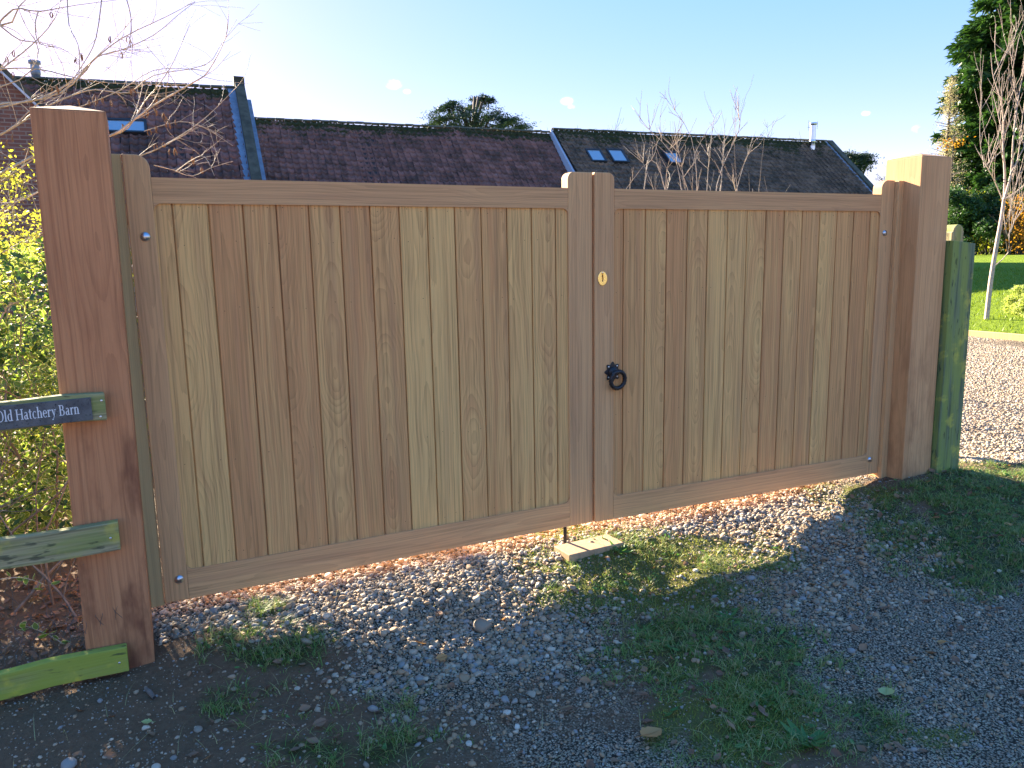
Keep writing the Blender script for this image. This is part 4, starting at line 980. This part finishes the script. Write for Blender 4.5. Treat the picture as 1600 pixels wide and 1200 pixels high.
# ------------------------------------------------------------------ trees and shrubs
def grow(p, d, L, r, depth, out, spread=.5, n=(2, 4), shrink=.68, up=.1, wig=.12, rr=rnd, seg=5, rmin=.002):
    """recursive bare branching; appends (points, radii)"""
    P = [np.array(p, float)]; d = np.array(d, float); d /= np.linalg.norm(d); q = P[0]
    for i in range(seg):
        d = d+np.array([rr.gauss(0, wig), rr.gauss(0, wig), rr.gauss(0, wig)+up*.3]); d /= np.linalg.norm(d); q = q+d*L/seg; P.append(q)
    rad = np.linspace(r, max(r*.6, rmin*.7), len(P)); out.append((np.array(P), rad))
    if depth <= 0: return
    for k in range(rr.randint(*n)):
        i = rr.randint(1 if depth < 3 else 2, seg); t = P[i]
        e = d+np.array([rr.gauss(0, spread), rr.gauss(0, spread), rr.gauss(0, spread*.7)+up]); e /= np.linalg.norm(e)
        grow(t, e, L*shrink*rr.uniform(.7, 1.15), max(rad[i]*.62, rmin), depth-1, out, spread, n, shrink, up, wig, rr, seg, rmin)
def bare_tree(base, trunk, lines, mat, label, cat='tree', name='bare_tree', sides=4, group=None):
    root = empty(name, tuple(base), label=label, cat=cat, group=group); b = np.array(base, float)
    if trunk:
        V, F = tubes([(t[0]-b, t[1]) for t in trunk], 8); link('trunk', npmesh('trunk', V, F, True), mat, root)
    V, F = tubes([(t[0]-b, t[1]) for t in lines], sides); o = link('branches', npmesh('branches', V, F, True), mat, root)
    return root
def pl(pts, dist, r0, r1, jit=0, sm=True):
    """a branch through picked points at a given distance, with its own wander in depth"""
    P = []; off = 0
    for i, (x, y) in enumerate(pts):
        off += rnd.gauss(0, jit); P.append(at_d(x, y, dist+off))
    P = fold(P) if sm else np.array(P); return (P, np.linspace(r0, r1, len(P)))
def cloud(N, centres, radii):
    """points in ellipsoids"""
    k = rg.integers(0, len(centres), N); v = rg.normal(0, 1, (N, 3)); v /= np.linalg.norm(v, axis=1)[:, None]; v *= (rg.random(N)**.45)[:, None]
    return np.array(centres)[k]+v*np.array(radii)[k]

# catkin tree overhanging from the left: limbs fan out of a trunk beyond the frame
D0 = 5.3
tb = np.array([-2.75, 1.75, -.3]); rb = random.Random(5)
LIMB = [([(-160, 250), (-60, 200), (0, 168), (95, 145), (140, 100), (190, 60), (262, 25), (305, 2)], .011),
        ([(-160, 270), (-40, 175), (30, 160), (60, 155), (125, 120), (150, 90), (190, 78), (240, 55), (280, 22), (305, 3)], .009),
        ([(-150, 60), (-30, 55), (20, 15), (60, 18), (120, 8), (215, -4)], .010),
        ([(-150, 10), (0, 40), (30, 10), (60, -20)], .012), ([(-160, 170), (-50, 150), (0, 110), (50, 70), (85, 30), (100, -20)], .010),
        ([(-160, 300), (20, 200), (50, 178), (110, 150), (150, 140), (200, 145), (240, 118), (320, 102), (345, 70), (370, 30)], .009),
        ([(-120, 340), (60, 240), (170, 213), (205, 190), (240, 165), (300, 130), (325, 112), (352, 60), (357, 22)], .010),
        ([(170, 213), (200, 200), (225, 160), (250, 130), (272, 95), (297, 37)], .006),
        ([(-100, 360), (60, 300), (215, 245), (260, 225), (320, 185), (375, 130)], .009),
        ([(260, 225), (290, 210), (310, 195), (350, 215)], .004), ([(225, 205), (280, 190), (320, 200), (364, 228)], .004),
        ([(-100, 120), (0, 108), (60, 108), (120, 122), (180, 130), (300, 132)], .006),
        ([(60, 18), (55, 40), (62, 68), (95, 75), (125, 95)], .005), ([(0, 40), (30, 62), (60, 66), (90, 72)], .006),
        ([(105, -10), (108, 40), (122, 70), (124, 110), (118, 125)], .005), ([(160, -10), (150, 60), (130, 100), (95, 150), (85, 160)], .005),
        ([(195, -10), (205, 30), (200, 75), (185, 85)], .004), ([(240, 258), (268, 265), (300, 275), (330, 262), (364, 252)], .004),
        ([(275, 268), (300, 250), (320, 245), (335, 275)], .0035), ([(60, 190), (130, 165), (190, 140), (240, 110), (300, 108), (325, 112)], .005),
        ([(-90, 160), (30, 125), (60, 80), (40, 40), (20, -10)], .006), ([(-60, 230), (10, 205), (55, 165), (95, 140), (180, 60), (215, 20)], .005)]
BR = []
for pts, r in LIMB: BR.append(pl(pts, D0+rb.uniform(-.5, .9), r, .0016, .05))
tw = []; ends = []
for P, r in list(BR):
    n_ = len(P)
    for _ in range(max(3, n_//2)):
        i = rb.randrange(n_//4, n_-1); T = P[min(i+1, n_-1)]-P[i-1]; T /= np.linalg.norm(T)+1e-6
        e = T*.8+np.array([rb.gauss(0, .55), rb.gauss(0, .5), rb.gauss(.05, .5)])
        grow(P[i], e, rb.uniform(.10, .38), max(r[i]*.5, .0015), 1 if rb.random() < .5 else 0, tw, .5, (1, 3), .6, 0, .12, rb, 4, .0011)
for t in tw: ends.append(t[0][-1])
main = [(fold([tb, tb+np.array([.1, .05, .9]), tb+np.array([.15, 0, 2.0]), tb+np.array([.4, .05, 3.4])]), np.linspace(.07, .04, 10))]
for P, r in BR[:10]:
    if to_px(P[0])[0] < -30: BR.append((fold([main[0][0][rb.randint(3, 9)], (main[0][0][5]+P[0])/2+np.array([0, 0, .1]), P[0]]), np.linspace(.022, r[0], 7)))
ct = bare_tree(tb, main, BR+tw, M['bark_twig'], 'bare tree with drooping seed catkins reaching in over the left gate post', sides=5)
# catkins : curled dangling loops in pairs and small cones
V, F = tubes([(np.array([[0, 0, 0], [.006, .002, -.008], [.010, .002, -.022], [.006, 0, -.036], [-.001, 0, -.040]]), [.001, .0028, .0036, .003, .0012])], 6)
me = npmesh('catkin', V, F, True); me.materials.append(M['catkin'])
spots = [(66, 140), (80, 138), (122, 158), (140, 160), (150, 158), (173, 160), (205, 142), (246, 158), (228, 172), (255, 180), (262, 192), (242, 200), (232, 205), (246, 202), (181, 228), (243, 228), (255, 226), (266, 236), (273, 235), (315, 265), (190, 197), (21, 212), (12, 222), (42, 236), (24, 235), (127, 88), (120, 95), (200, 60), (172, 60), (80, 22), (188, 84), (203, 68), (10, 92), (22, 82), (20, 116), (275, 190), (160, 155), (185, 145), (240, 172), (300, 248), (88, 137), (148, 152), (209, 140), (226, 178), (259, 186)]
allb = np.concatenate([t[0] for t in BR+tw if len(t[0])])
bx_, by_ = to_px(allb)
for (x, y) in spots:
    j = int(np.nanargmin((bx_-x)**2+(by_-8-y)**2)); q = allb[j]; dd = np.dot(q-CAM, FW); p = at_d(x, y-4, dd)
    p = p if np.linalg.norm(p-q) < .12 else q
    for s in (1, -1):
        o = link('catkin', me, None, ct, tuple(p-tb), (rnd.uniform(-.3, .3), rnd.uniform(-.2, .2), rnd.uniform(0, 6))); o.scale = (s*rnd.uniform(1.0, 1.5), 1.3, rnd.uniform(1.0, 1.4))

# variegated shrub behind the rails, leaves one can pick out are parts
vs = empty('variegated_shrub', (-.9, .6, -.28), label='dense cream edged variegated shrub behind the fence at the left edge', cat='shrub'); vb = np.array([-.9, .6, -.28])
L = []; rb = random.Random(12)
for i in range(16):
    p = np.array([rb.uniform(-1.5, -.35), rb.uniform(.2, 1.3), -.28]); grow(p, (rb.gauss(0, .35), rb.gauss(-.1, .3), 1), rb.uniform(.4, .8), rb.uniform(.005, .010), 2, L, .5, (2, 4), .7, .1, .15, rb, 5, .002)
V, F = tubes([(P-vb, r) for P, r in L], 5); link('stems', npmesh('stems', V, F, True), M['bark_grey'], vs)
def leafpts(N, boxes, rr=rg):
    out = []
    for (x0, x1, y0, y1, d0, d1, w_) in boxes:
        n_ = int(N*w_); out.append(np.stack([rr.uniform(x0, x1, n_), rr.uniform(y0, y1, n_), rr.uniform(d0, d1, n_)], -1))
    q = np.concatenate(out); return np.stack([at_d(a, b, c) for a, b, c in q])
def clump(pts, k, s):   # each centre becomes a sprig of k leaves
    P = np.repeat(pts, k, 0); return P+rg.normal(0, s, P.shape)
sprigs = leafpts(120, [(-120, 112, 545, 640, 3.55, 4.4, .38), (-120, 112, 680, 850, 3.6, 4.6, .5), (-20, 70, 500, 560, 3.9, 4.6, .12)])
P = clump(sprigs, 2, .018)[:270]; Rm = orient(len(P), (0, -.5, .8), .6)
geoL = leaf_geo(1, .58, .25, .15, 5); V, F, rim = geoL; lms = []
for k in range(5):
    m_ = npmesh('leaf', V, F, True, tone=np.full(len(V), k/4), rim=rim); m_.materials.append(M['varieg']); lms.append(m_)
for i in range(len(P)):
    o = link('leaf', lms[i % 5], None, vs); mm = Matrix(Rm[i].tolist()).to_4x4(); mm.translation = Vector(P[i]-vb); sc_ = rnd.uniform(.034, .058)
    o.matrix_local = mm @ Matrix.Diagonal((sc_, sc_, sc_, 1))
B1 = leafpts(2600, [(-200, 125, 500, 640, 3.8, 5.6, .35), (-200, 125, 660, 860, 3.8, 5.6, .5), (-200, 60, 380, 500, 4.2, 5.5, .15)])
P = clump(B1, 5, .022); leaves('foliage', P-vb, rg.uniform(.028, .056, len(P)), orient(len(P), (0, -.3, .8), .7), M['varieg'], medium, vs)
# shrub carried on unseen behind post and gate, widened to shade the drive
C_ = np.stack([rg.uniform(-2.6, .25, 2600), rg.uniform(.9, 3.6, 2600), rg.uniform(-.2, 1.4, 2600)], -1); C_ = C_[(C_[:, 0] < -.25)|(C_[:, 1] > 2)]; P = clump(C_, 6, .035)
sh2 = empty('shade_shrub', (-1.2, 2.0, -.27), label='darker leafy shrub added out of sight behind the left gate post to shade the drive', cat='shrub')
leaves('foliage', P-np.array([-1.2, 2.0, -.27]), rg.uniform(.03, .06, len(P)), orient(len(P), (0, -.3, .8), .7), M['hedge'], small, sh2)
L = []
for i in range(10): grow(np.array([rb.uniform(-2.2, -.5), rb.uniform(1.2, 2.8), -.27])-np.array([-1.2, 2.0, -.27]), (rb.gauss(0, .2), rb.gauss(0, .2), 1), 1.0, .010, 2, L, .4, (2, 3), .6, .1, .1, rb)
V, F = tubes(L, 5); link('stems', npmesh('stems', V, F, True), M['bark_grey'], sh2)
# yellowing climber above it
ys = empty('yellow_leaved_shrub', (-1.3, 1.0, -.28), label='thin twiggy shrub with small yellow leaves left of the gate post', cat='shrub'); yb = np.array([-1.3, 1.0, -.28]); L = []
for pts, r in (([(-40, 720), (0, 500), (40, 470), (78, 440)], .006), ([(-40, 560), (0, 510), (50, 490), (100, 455)], .008), ([(-60, 400), (0, 330), (60, 300), (110, 250)], .006), ([(-60, 330), (0, 285), (50, 250), (60, 240)], .006),
     ([(-30, 480), (20, 400), (80, 330), (60, 260)], .004), ([(-30, 420), (30, 380), (90, 385)], .003), ([(-60, 620), (20, 560), (90, 535)], .004), ([(-30, 340), (30, 345), (85, 360)], .003), ([(-10, 900), (10, 760), (30, 690), (60, 660)], .009), ([(0, 780), (20, 740), (70, 690)], .006),
     ([(-60, 620), (0, 520), (30, 420), (20, 330), (45, 230)], .005)):
    L.append(pl(pts, 4.4+rb.uniform(-.3, .4), r, .0018, .05))
tw = []
for P, r in list(L):
    for _ in range(9):
        i = rb.randrange(1, len(P)); grow(P[i], (rb.gauss(.2, .6), rb.gauss(0, .5), rb.gauss(.2, .6)), rb.uniform(.1, .3), .002, 1, tw, .5, (1, 3), .6, 0, .15, rb, 4, .001)
V, F = tubes([(P-yb, r) for P, r in L+tw], 5); link('stems', npmesh('stems', V, F, True), M['bark_twig'], ys)
ep = np.concatenate([t[0][1:] for t in tw]); P = clump(ep, 3, .02); P = P[rg.random(len(P)) < .8]
leaves('foliage', P-yb, rg.uniform(.016, .03, len(P)), orient(len(P), (0, -.3, .7), .8), M['yellow_leaf'], small, ys)
C_ = leafpts(560, [(-200, 95, 330, 500, 4.6, 6.2, .75), (-200, 30, 260, 330, 4.8, 6, .05)]); P = clump(C_, 4, .03)
leaves('foliage', P-yb, rg.uniform(.018, .034, len(P)), orient(len(P), (0, -.3, .7), .8), M['yellow_leaf'], small, ys)
# fallen sprigs with pale leaves between the rails
def sprig(x0, y0, x1, y1, n_, s, d, label):
    a, b = at_d(x0, y0, d), at_d(x1, y1, d); root = empty('variegated_sprig', tuple(a), label=label, cat='sprig')
    c = fold([a*0, (b-a)*.5+np.array([0, 0, .02]), b-a]); V, F = tubes([(c, np.linspace(.0022, .001, len(c)))], 5); link('stem', npmesh('stem', V, F, True), M['bark_twig'], root)
    for i in range(n_):
        q = c[int(len(c)*(.35+.65*i/n_)) % len(c)]+np.array([rnd.gauss(0, .008), rnd.gauss(0, .008), rnd.gauss(0, .006)])
        o = link('leaf', lms[i % 5], None, root, tuple(q)); o.rotation_euler = (rnd.gauss(.5, .5), rnd.gauss(-.2, .5), i*2.4); s_ = s*rnd.uniform(.7, 1.1); o.scale = (s_, s_, s_)
sprig(122, 1022, 30, 975, 12, .042, 3.15, 'cream edged sprig with pale leaves above the lime green bottom rail')
sprig(0, 905, 75, 915, 10, .036, 3.1, 'trailing sprig of white edged leaves just under the middle green rail')
sprig(95, 560, 118, 545, 6, .036, 3.05, 'single dark green sprig crossing the edge of the left gate post')
C_ = sample(1600, -1.6, -.42, -.2, .9, lambda x, y, g, a, mo: .5+0*x); C_[:, 2] += .01
leaves('leaf_litter', C_, rg.uniform(.02, .05, len(C_)), orient(len(C_), (0, 0, 1), .5), M['brown_leaf'], geo, label='brown leaf litter under the shrubs behind the fence')

# tall bare stems showing above the right leaf
rb = random.Random(21); L = []
bs = at_d(1090, 420, 9.0); bs[2] = -.22
for pts, r in (([(1075, 430), (1065, 300), (1050, 240), (1000, 190)], .010), ([(1095, 430), (1090, 300), (1080, 215), (1045, 160)], .012), ([(1100, 430), (1105, 290), (1110, 230), (1116, 185)], .010), ([(1112, 430), (1120, 290), (1150, 215), (1156, 190), (1146, 165)], .011),
     ([(1120, 430), (1150, 300), (1168, 240)], .009), ([(1060, 430), (1040, 300), (1018, 250), (975, 300)], .009), ([(1050, 440), (1025, 310), (1005, 255)], .009), ([(1085, 430), (1070, 290), (1058, 225)], .009), ([(1105, 430), (1125, 310), (1130, 225)], .009), ([(1098, 430), (1080, 320), (1062, 260), (1040, 225)], .009)):
    p = pl(pts, 9.0+rb.uniform(-.6, .6), r*.7, .0028, .05); q = np.vstack([[bs+np.array([rb.gauss(0, .15), rb.gauss(0, .15), 0])], p[0]]); L.append((q, np.r_[r*1.3, p[1]]))
tw = []
for P, r in list(L):
    for _ in range(10):
        i = rb.randrange(2, len(P)); grow(P[i], (rb.gauss(0, .45), rb.gauss(0, .4), 1), rb.uniform(.12, .4), .004, 1, tw, .4, (1, 3), .6, .15, .12, rb, 4, .0022)
bare_tree(bs, None, L+tw, M['bark_twig'], 'bare twiggy shrub showing above the right gate leaf in front of the roof', 'shrub', 'bare_shrub')
for (x, lab, hh_) in ((975, 'small bare shrub poking over the right leaf just right of the gate middle', 262), (1190, 'small bare shoots poking over the right leaf at its far half', 272)):
    L = []; b2 = at_d(x, 420, 9.2); b2[2] = -.22; zt = at_d(x, hh_, 9.2)[2]
    for k in range(8): grow(b2+np.array([rb.gauss(0, .12), rb.gauss(0, .1), 0]), (rb.gauss(0, .12), rb.gauss(0, .1), 1), (zt+.22)*rb.uniform(.8, 1.0), .008, 1, L, .35, (2, 4), .25, .1, .05, rb, 6, .003)
    bare_tree(b2, None, L, M['bark_twig'], lab, 'shrub', 'bare_shrub')

# white stemmed sapling on the lawn
rb = random.Random(3); sd = np.dot(np.array([15.6, 6.7, -.1])-CAM, FW); b = gp(1541, 501); sd = float(np.dot(b-CAM, FW))
TR = [([(1541, 503), (1548, 440), (1556, 390), (1565, 340), (1569, 310)], .075, .05)]
LM = [([(1569, 312), (1570, 270), (1567, 230), (1568, 190), (1562, 150), (1552, 120), (1548, 82)], .04), ([(1569, 312), (1580, 270), (1583, 220), (1590, 160), (1600, 110)], .04), ([(1567, 215), (1560, 180), (1551, 145)], .02), ([(1568, 190), (1580, 150), (1595, 120)], .02),
      ([(1570, 320), (1555, 285), (1545, 265), (1538, 255)], .02), ([(1566, 235), (1550, 250), (1538, 262)], .012), ([(1545, 265), (1534, 240), (1531, 200), (1534, 160)], .010), ([(1575, 290), (1590, 250), (1598, 180), (1604, 140)], .02), ([(1568, 330), (1575, 370), (1590, 330), (1602, 300)], .014),
      ([(1563, 350), (1575, 345), (1582, 310), (1596, 260)], .016), ([(1548, 420), (1575, 395), (1578, 360), (1598, 325)], .014), ([(1590, 160), (1582, 120), (1586, 90)], .012), ([(1552, 120), (1565, 95), (1580, 72)], .012), ([(1580, 270), (1600, 230), (1620, 190)], .02), ([(1569, 312), (1600, 290), (1625, 250), (1635, 180)], .025)]
tr = [pl(p, sd, a*.62, c*.62, 0) for p, a, c in TR]; lm_ = [pl(p, sd+rb.uniform(-.15, .15), r*.7, .005, .08) for p, r in LM]; tw = []
for P, r in lm_:
    for _ in range(5):
        i = rb.randrange(2, len(P)); grow(P[i], (rb.gauss(0, .35), rb.gauss(0, .3), .9), rb.uniform(.4, 1.0), .006, 1, tw, .35, (1, 2), .6, .3, .08, rb, 4, .004)
bare_tree(b, tr, lm_+tw, M['bark_pale'], 'bare pale pink stemmed sapling standing on the sunlit lawn', 'tree', 'sapling', 6)
b = gp(1594, 388); d_ = float(np.dot(b-CAM, FW)); L = [pl([(1594, 388), (1595, 355), (1597, 320), (1600, 285)], d_, .09, .03)]; T_ = []
for k in range(14): grow(L[0][0][rb.randrange(4, 10)], (rb.gauss(0, .5), rb.gauss(0, .5), 1), 1.6, .03, 2, T_, .4, (2, 3), .6, .2, .1, rb, 4, .012)
bare_tree(b, L, T_, M['bark_pale'], 'distant thin pale tree in front of the dark hedge at the right edge', 'tree', 'sapling')

# big dark conifer with tiered drooping boughs
def conifer(base, H, Rb, mat, label, nb, seed, per=120, s=.35, droop=.25, pw=.8, name='conifer'):
    rb = random.Random(seed); root = empty(name, tuple(base), label=label, cat='tree')
    V, F = tubes([(np.array([[0, 0, -.5], [0, 0, H*.5], [0, 0, H]]), [H*.02, H*.012, .03])], 8); link('trunk', npmesh('trunk', V, F, True), M['bark_dark'], root)
    PP = []; LL = []; TT = []
    for k in range(nb):
        z = H*(.03+.96*(k/nb)**.95); f = 1-z/H; L = Rb*(f**pw)*rb.uniform(.7, 1.12)+.25; a = rb.uniform(0, 6.283)
        n_ = max(14, int(per*L/Rb)); t = rg.random(n_)**.6; dirn = np.array([math.cos(a), math.sin(a), 0]); side = np.array([-dirn[1], dirn[0], 0])
        zz = z+L*(.25*t-droop*t*t*1.6+.18*np.maximum(0, t-.75)*2); wv = .26*L*(1-t)*rg.normal(0, 1, n_)+.10*rg.normal(0, 1, n_)
        P = dirn*(L*t)[:, None]+side*wv[:, None]+np.stack([0*t, 0*t, zz-np.abs(wv)*.35+rg.normal(0, .09, n_)], -1); PP.append(P)
        LL.append((np.array([[0, 0, z], dirn*L*.5+np.array([0, 0, z+L*.02]), dirn*L*.95+np.array([0, 0, z-L*.15])]), [.05, .03, .01])); 
        TT.append(np.tile(np.r_[dirn*.9, -.35], (n_, 1)))
        TT[-1][:, :3] += rg.normal(0, .5, (n_, 3))
    V, F = tubes(LL, 4); link('boughs', npmesh('boughs', V, F), M['bark_dark'], root)
    P = np.concatenate(PP); X = np.concatenate([t[:, :3]+np.array([0, 0, -.25]) for t in TT]); X /= np.linalg.norm(X, axis=1)[:, None]
    nz = rg.normal(0, .5, X.shape)+np.array([0, 0, .8]); Y = np.cross(nz, X); Y /= np.linalg.norm(Y, axis=1)[:, None]; Z = np.cross(X, Y)
    leaves('foliage', P, s*rg.uniform(.6, 1.3, len(P)), np.stack([X, Y, Z], -1), mat, sliver, root)
    return root
hd = 46.0; b = at_d(1600, 396, hd+10); b[2] = float(zg(b[0], b[1]))
conifer(b, 27, 6.5, M['conifer'], 'huge dark green conifer rising out of the top right corner', 1000, 8, 190, .62, .30, .36)
b = at_d(1660, 396, hd+14); b[2] = float(zg(b[0], b[1])); conifer(b, 24, 4.6, M['conifer'], 'second dark conifer beyond the right edge of the view', 420, 9, 120, .7, .3, .45)
# dark hedge under it, golden shrubs, orange tree
def blob_shrub(x0, x1, yb_, yt, d, depth, mat, label, N, s, geo_=small, name='hedge', cat='hedge', kind=None):
    a, c = at_d(x0, yb_, d), at_d(x1, yb_, d); top = at_d((x0+x1)/2, yt, d)[2]; b = (a+c)/2; b[2] = float(zg(b[0], b[1])); h = top-b[2]
    root = empty(name, tuple(b), label=label, cat=cat); u = (c-a)/2; u[2] = 0; nr_ = np.array([FW[0], FW[1], 0])*depth*.5
    K = 40; C = [rg.uniform(-1, 1)*u*.95+rg.uniform(-1, 1)*nr_*.7+np.array([0, 0, h*rg.uniform(.1, .88)]) for _ in range(K)]
    Rr = [np.array([1, 1, .8])*h*rg.uniform(.14, .26) for _ in range(K)]; P = cloud(N, C, Rr); P = P[P[:, 2] > 0]
    leaves('foliage', P, s*rg.uniform(.6, 1.3, len(P)), orient(len(P), (0, 0, .6), .9), mat, geo_, root)
    L = []
    for i in range(12): grow(rg.uniform(-1, 1)*u*.8, (rb.gauss(0, .2), rb.gauss(0, .2), 1), h*.6, h*.012, 2, L, .4, (2, 3), .6, .1, .1, rb)
    V, F = tubes(L, 4); link('stems', npmesh('stems', V, F), M['bark_dark'], root); return root
blob_shrub(1465, 1660, 399, 292, hd, 6, M['hedge'], 'tall dark green hedge along the far side of the lawn', 42000, .20)
blob_shrub(1505, 1560, 330, 290, hd+4.5, 2, M['gold'], 'golden yellow shrub topping the dark hedge under the conifer', 3000, .2, name='golden_shrub', cat='shrub')
blob_shrub(1578, 1606, 350, 300, hd-3.4, 1.5, M['orange'], 'orange autumn shrub showing against the dark hedge at the right edge', 1500, .14, name='autumn_shrub', cat='shrub')
blob_shrub(1582, 1640, 514, 445, 15.2, 1.2, M['varieg'], 'rounded sunlit bush on the lawn at the right edge', 9000, .05, name='round_bush', cat='shrub')
# sparse pale conifer left of it
b = at_d(1468, 396, 52); b[2] = float(zg(b[0], b[1])); top = at_d(1475, 128, 52)[2]
rt_ = empty('pale_conifer', tuple(b), label='sparse pale brown feathery tree between the right gate post and the dark conifer', cat='tree'); H = top-b[2]
V, F = tubes([(np.array([[0, 0, -.3], [0, 0, H*.5], [0, 0, H]]), [.16, .10, .02])], 6); link('trunk', npmesh('trunk', V, F, True), M['bark_dark'], rt_); L = []; PP = []
for k in range(130):
    z = H*(.2+.78*k/130); a = rb.uniform(0, 6.28); Lb = 2.0*((1-z/H)**.75)*rb.uniform(.7, 1.1)+.15; e = np.array([math.cos(a)*Lb, math.sin(a)*Lb, Lb*.25]); L.append((np.array([[0, 0, z], [0, 0, z]+e*.6, [0, 0, z]+e]), [.025, .018, .008]))
    t = rg.random(42); PP.append(np.array([0, 0, z])+e*t[:, None]+rg.normal(0, .16, (42, 3)))
V, F = tubes(L, 4); link('boughs', npmesh('boughs', V, F), M['bark_grey'], rt_); P = np.concatenate(PP); leaves('foliage', P, rg.uniform(.06, .15, len(P)), orient(len(P), (0, 0, 1), 1), M['pale_tree'], sliver, rt_)
b2 = at_d(1490, 225, 50); P = b2+rg.normal(0, 1, (90, 3))*np.array([.55, .5, .16])
gb = np.array([b2[0], b2[1], float(zg(b2[0], b2[1]))]); ot = empty('orange_tree', tuple(gb), label='slim tree with a few orange leaves in front of the dark conifer', cat='tree')
V, F = tubes([(fold([[0, 0, -.2], [.1, 0, 3], b2-gb, b2-gb+np.array([.1, 0, .6])]), np.linspace(.1, .02, 10))], 6); link('trunk', npmesh('trunk', V, F, True), M['bark_dark'], ot)
leaves('foliage', P-gb, rg.uniform(.12, .24, len(P)), orient(len(P), (0, 0, 1), 1), M['orange'], small, ot)

# cedar behind the middle roof : flat tiers
cd = 48.0; cb = at_d(742, 330, cd); cb[2] = .6; ce = empty('cedar', tuple(cb), label='spreading dark cedar crown rising behind the middle roof ridge', cat='tree')
TI = [(700, 172, 30), (742, 166, 38), (690, 184, 26), (730, 182, 45), (775, 184, 40), (800, 194, 34), (680, 197, 26), (720, 198, 40), (765, 200, 45), (812, 204, 26), (745, 158, 14), (757, 155, 14), (768, 160, 7), (705, 166, 18), (790, 186, 18), (770, 215, 70), (700, 225, 60), (745, 245, 90)]
PP = []; LL = []
for (x, y, wpx) in TI:
    c = at_d(x, y, cd+rb.uniform(-2, 2)); wr = wpx/CF*cd; n_ = int(34*wpx)
    t = rg.normal(0, .42, (n_, 3))*np.array([wr, wr, .16+wr*.05]); t[:, 2] -= .10*np.abs(t[:, 0])**1.3; t[:, 2] += .15*np.sin(t[:, 0]*4+x); PP.append(c+t)
    LL.append((fold([cb+np.array([0, 0, (c[2]-cb[2])*.72]), (c+cb+np.array([0, 0, (c[2]-cb[2])*.75]))/2*np.array([1, 1, 1])+np.array([0, 0, 0]), c]), np.linspace(.16, .04, 7)))
LL = [(np.array([[cb[0], cb[1], cb[2]+(l[0][-1][2]-cb[2])*.8], (np.array([cb[0], cb[1], l[0][-1][2]])+l[0][-1])/2, l[0][-1]]), [.10, .07, .03]) for l in LL]
V, F = tubes([(P-cb, r) for P, r in LL]+[(np.array([[0, 0, -1], [0, 0, 5], [0, 0, 9]]), [.3, .2, .1])], 6); link('trunk', npmesh('trunk', V, F, True), M['bark_dark'], ce)
P = np.concatenate(PP); leaves('foliage', P-cb, rg.uniform(.10, .26, len(P)), orient(len(P), (0, 0, 1), .5), M['cedar'], sliver, ce)
# umbrella pine and bare crowns around the right roof
pd_ = 70.; pb = at_d(1330, 395, pd_); pb[2] = .9; pi = empty('pine_tree', tuple(pb), label='dark rounded pine just right of the roof end', cat='tree'); PP = []; LL = []
for (x, y, wpx) in ((1322, 243, 22), (1335, 250, 30), (1348, 246, 20), (1320, 256, 22), (1340, 262, 26), (1355, 254, 14), (1326, 268, 20), (1334, 280, 14)):
    c = at_d(x, y, pd_+rb.uniform(-1, 1)); wr = wpx/CF*pd_; n_ = int(45*wpx); PP.append(c+rg.normal(0, .42, (n_, 3))*np.array([wr, wr, wr*.3])); LL.append((np.array([[pb[0], pb[1], pb[2]+.6*(c[2]-pb[2])], c]), [.2, .06]))
V, F = tubes([(P-pb, r) for P, r in LL]+[(np.array([[0, 0, -1], [0, 0, 3], [0, 0, 5.5]]), [.3, .25, .2])], 6); link('trunk', npmesh('trunk', V, F, True), M['bark_dark'], pi)
P = np.concatenate(PP); leaves('foliage', P-pb, rg.uniform(.12, .32, len(P)), orient(len(P), (0, 0, 1), .7), M['cedar'], sliver, pi)
def far_tree(x, ytop, ybase, d, seed, label, hw=1.0, mat='bark_grey', depth=5, leafy=0):
    rb = random.Random(seed); b = at_d(x, ybase, d); b[2] = .9; H = at_d(x, ytop, d)[2]-b[2]; L = []
    grow(np.zeros(3), (0, 0, 1), H*.36, H*.028, depth, L, .55*hw, (3, 4), .72, .10, .10, rb, 5, .014*d/60)
    z = np.concatenate([t[0] for t in L])[:, 2].max(); L = [(P*np.array([hw, hw, H/z]), r) for P, r in L]
    root = empty('bare_tree', tuple(b), label=label, cat='tree'); V, F = tubes(L[:1], 8); link('trunk', npmesh('trunk', V, F, True), M[mat], root); V, F = tubes(L[1:], 3); link('crown', npmesh('crown', V, F), M[mat], root)
    if leafy: P = np.concatenate([t[0][-2:] for t in L[1:]]); P = P[rg.random(len(P)) < leafy]; leaves('foliage', P+rg.normal(0, .1, P.shape), rg.uniform(.1, .2, len(P)), orient(len(P), (0, 0, 1), 1), M['orange'], small, root)
far_tree(1385, 240, 395, 66, 4, 'bare oak with twisted limbs between the roof end and the right gate post', 1.25, 'bark_dark', 5, .1)
far_tree(918, 180, 395, 62, 6, 'bare rounded tree crown peeping over the roof right of the cedar', 1.15)
far_tree(1168, 201, 395, 70, 10, 'low bare crown just showing over the middle of the right roof', 1.5)
far_tree(1445, 236, 395, 75, 14, 'faint bare tree directly behind the right gate post', 1.2, 'bark_grey', 4)
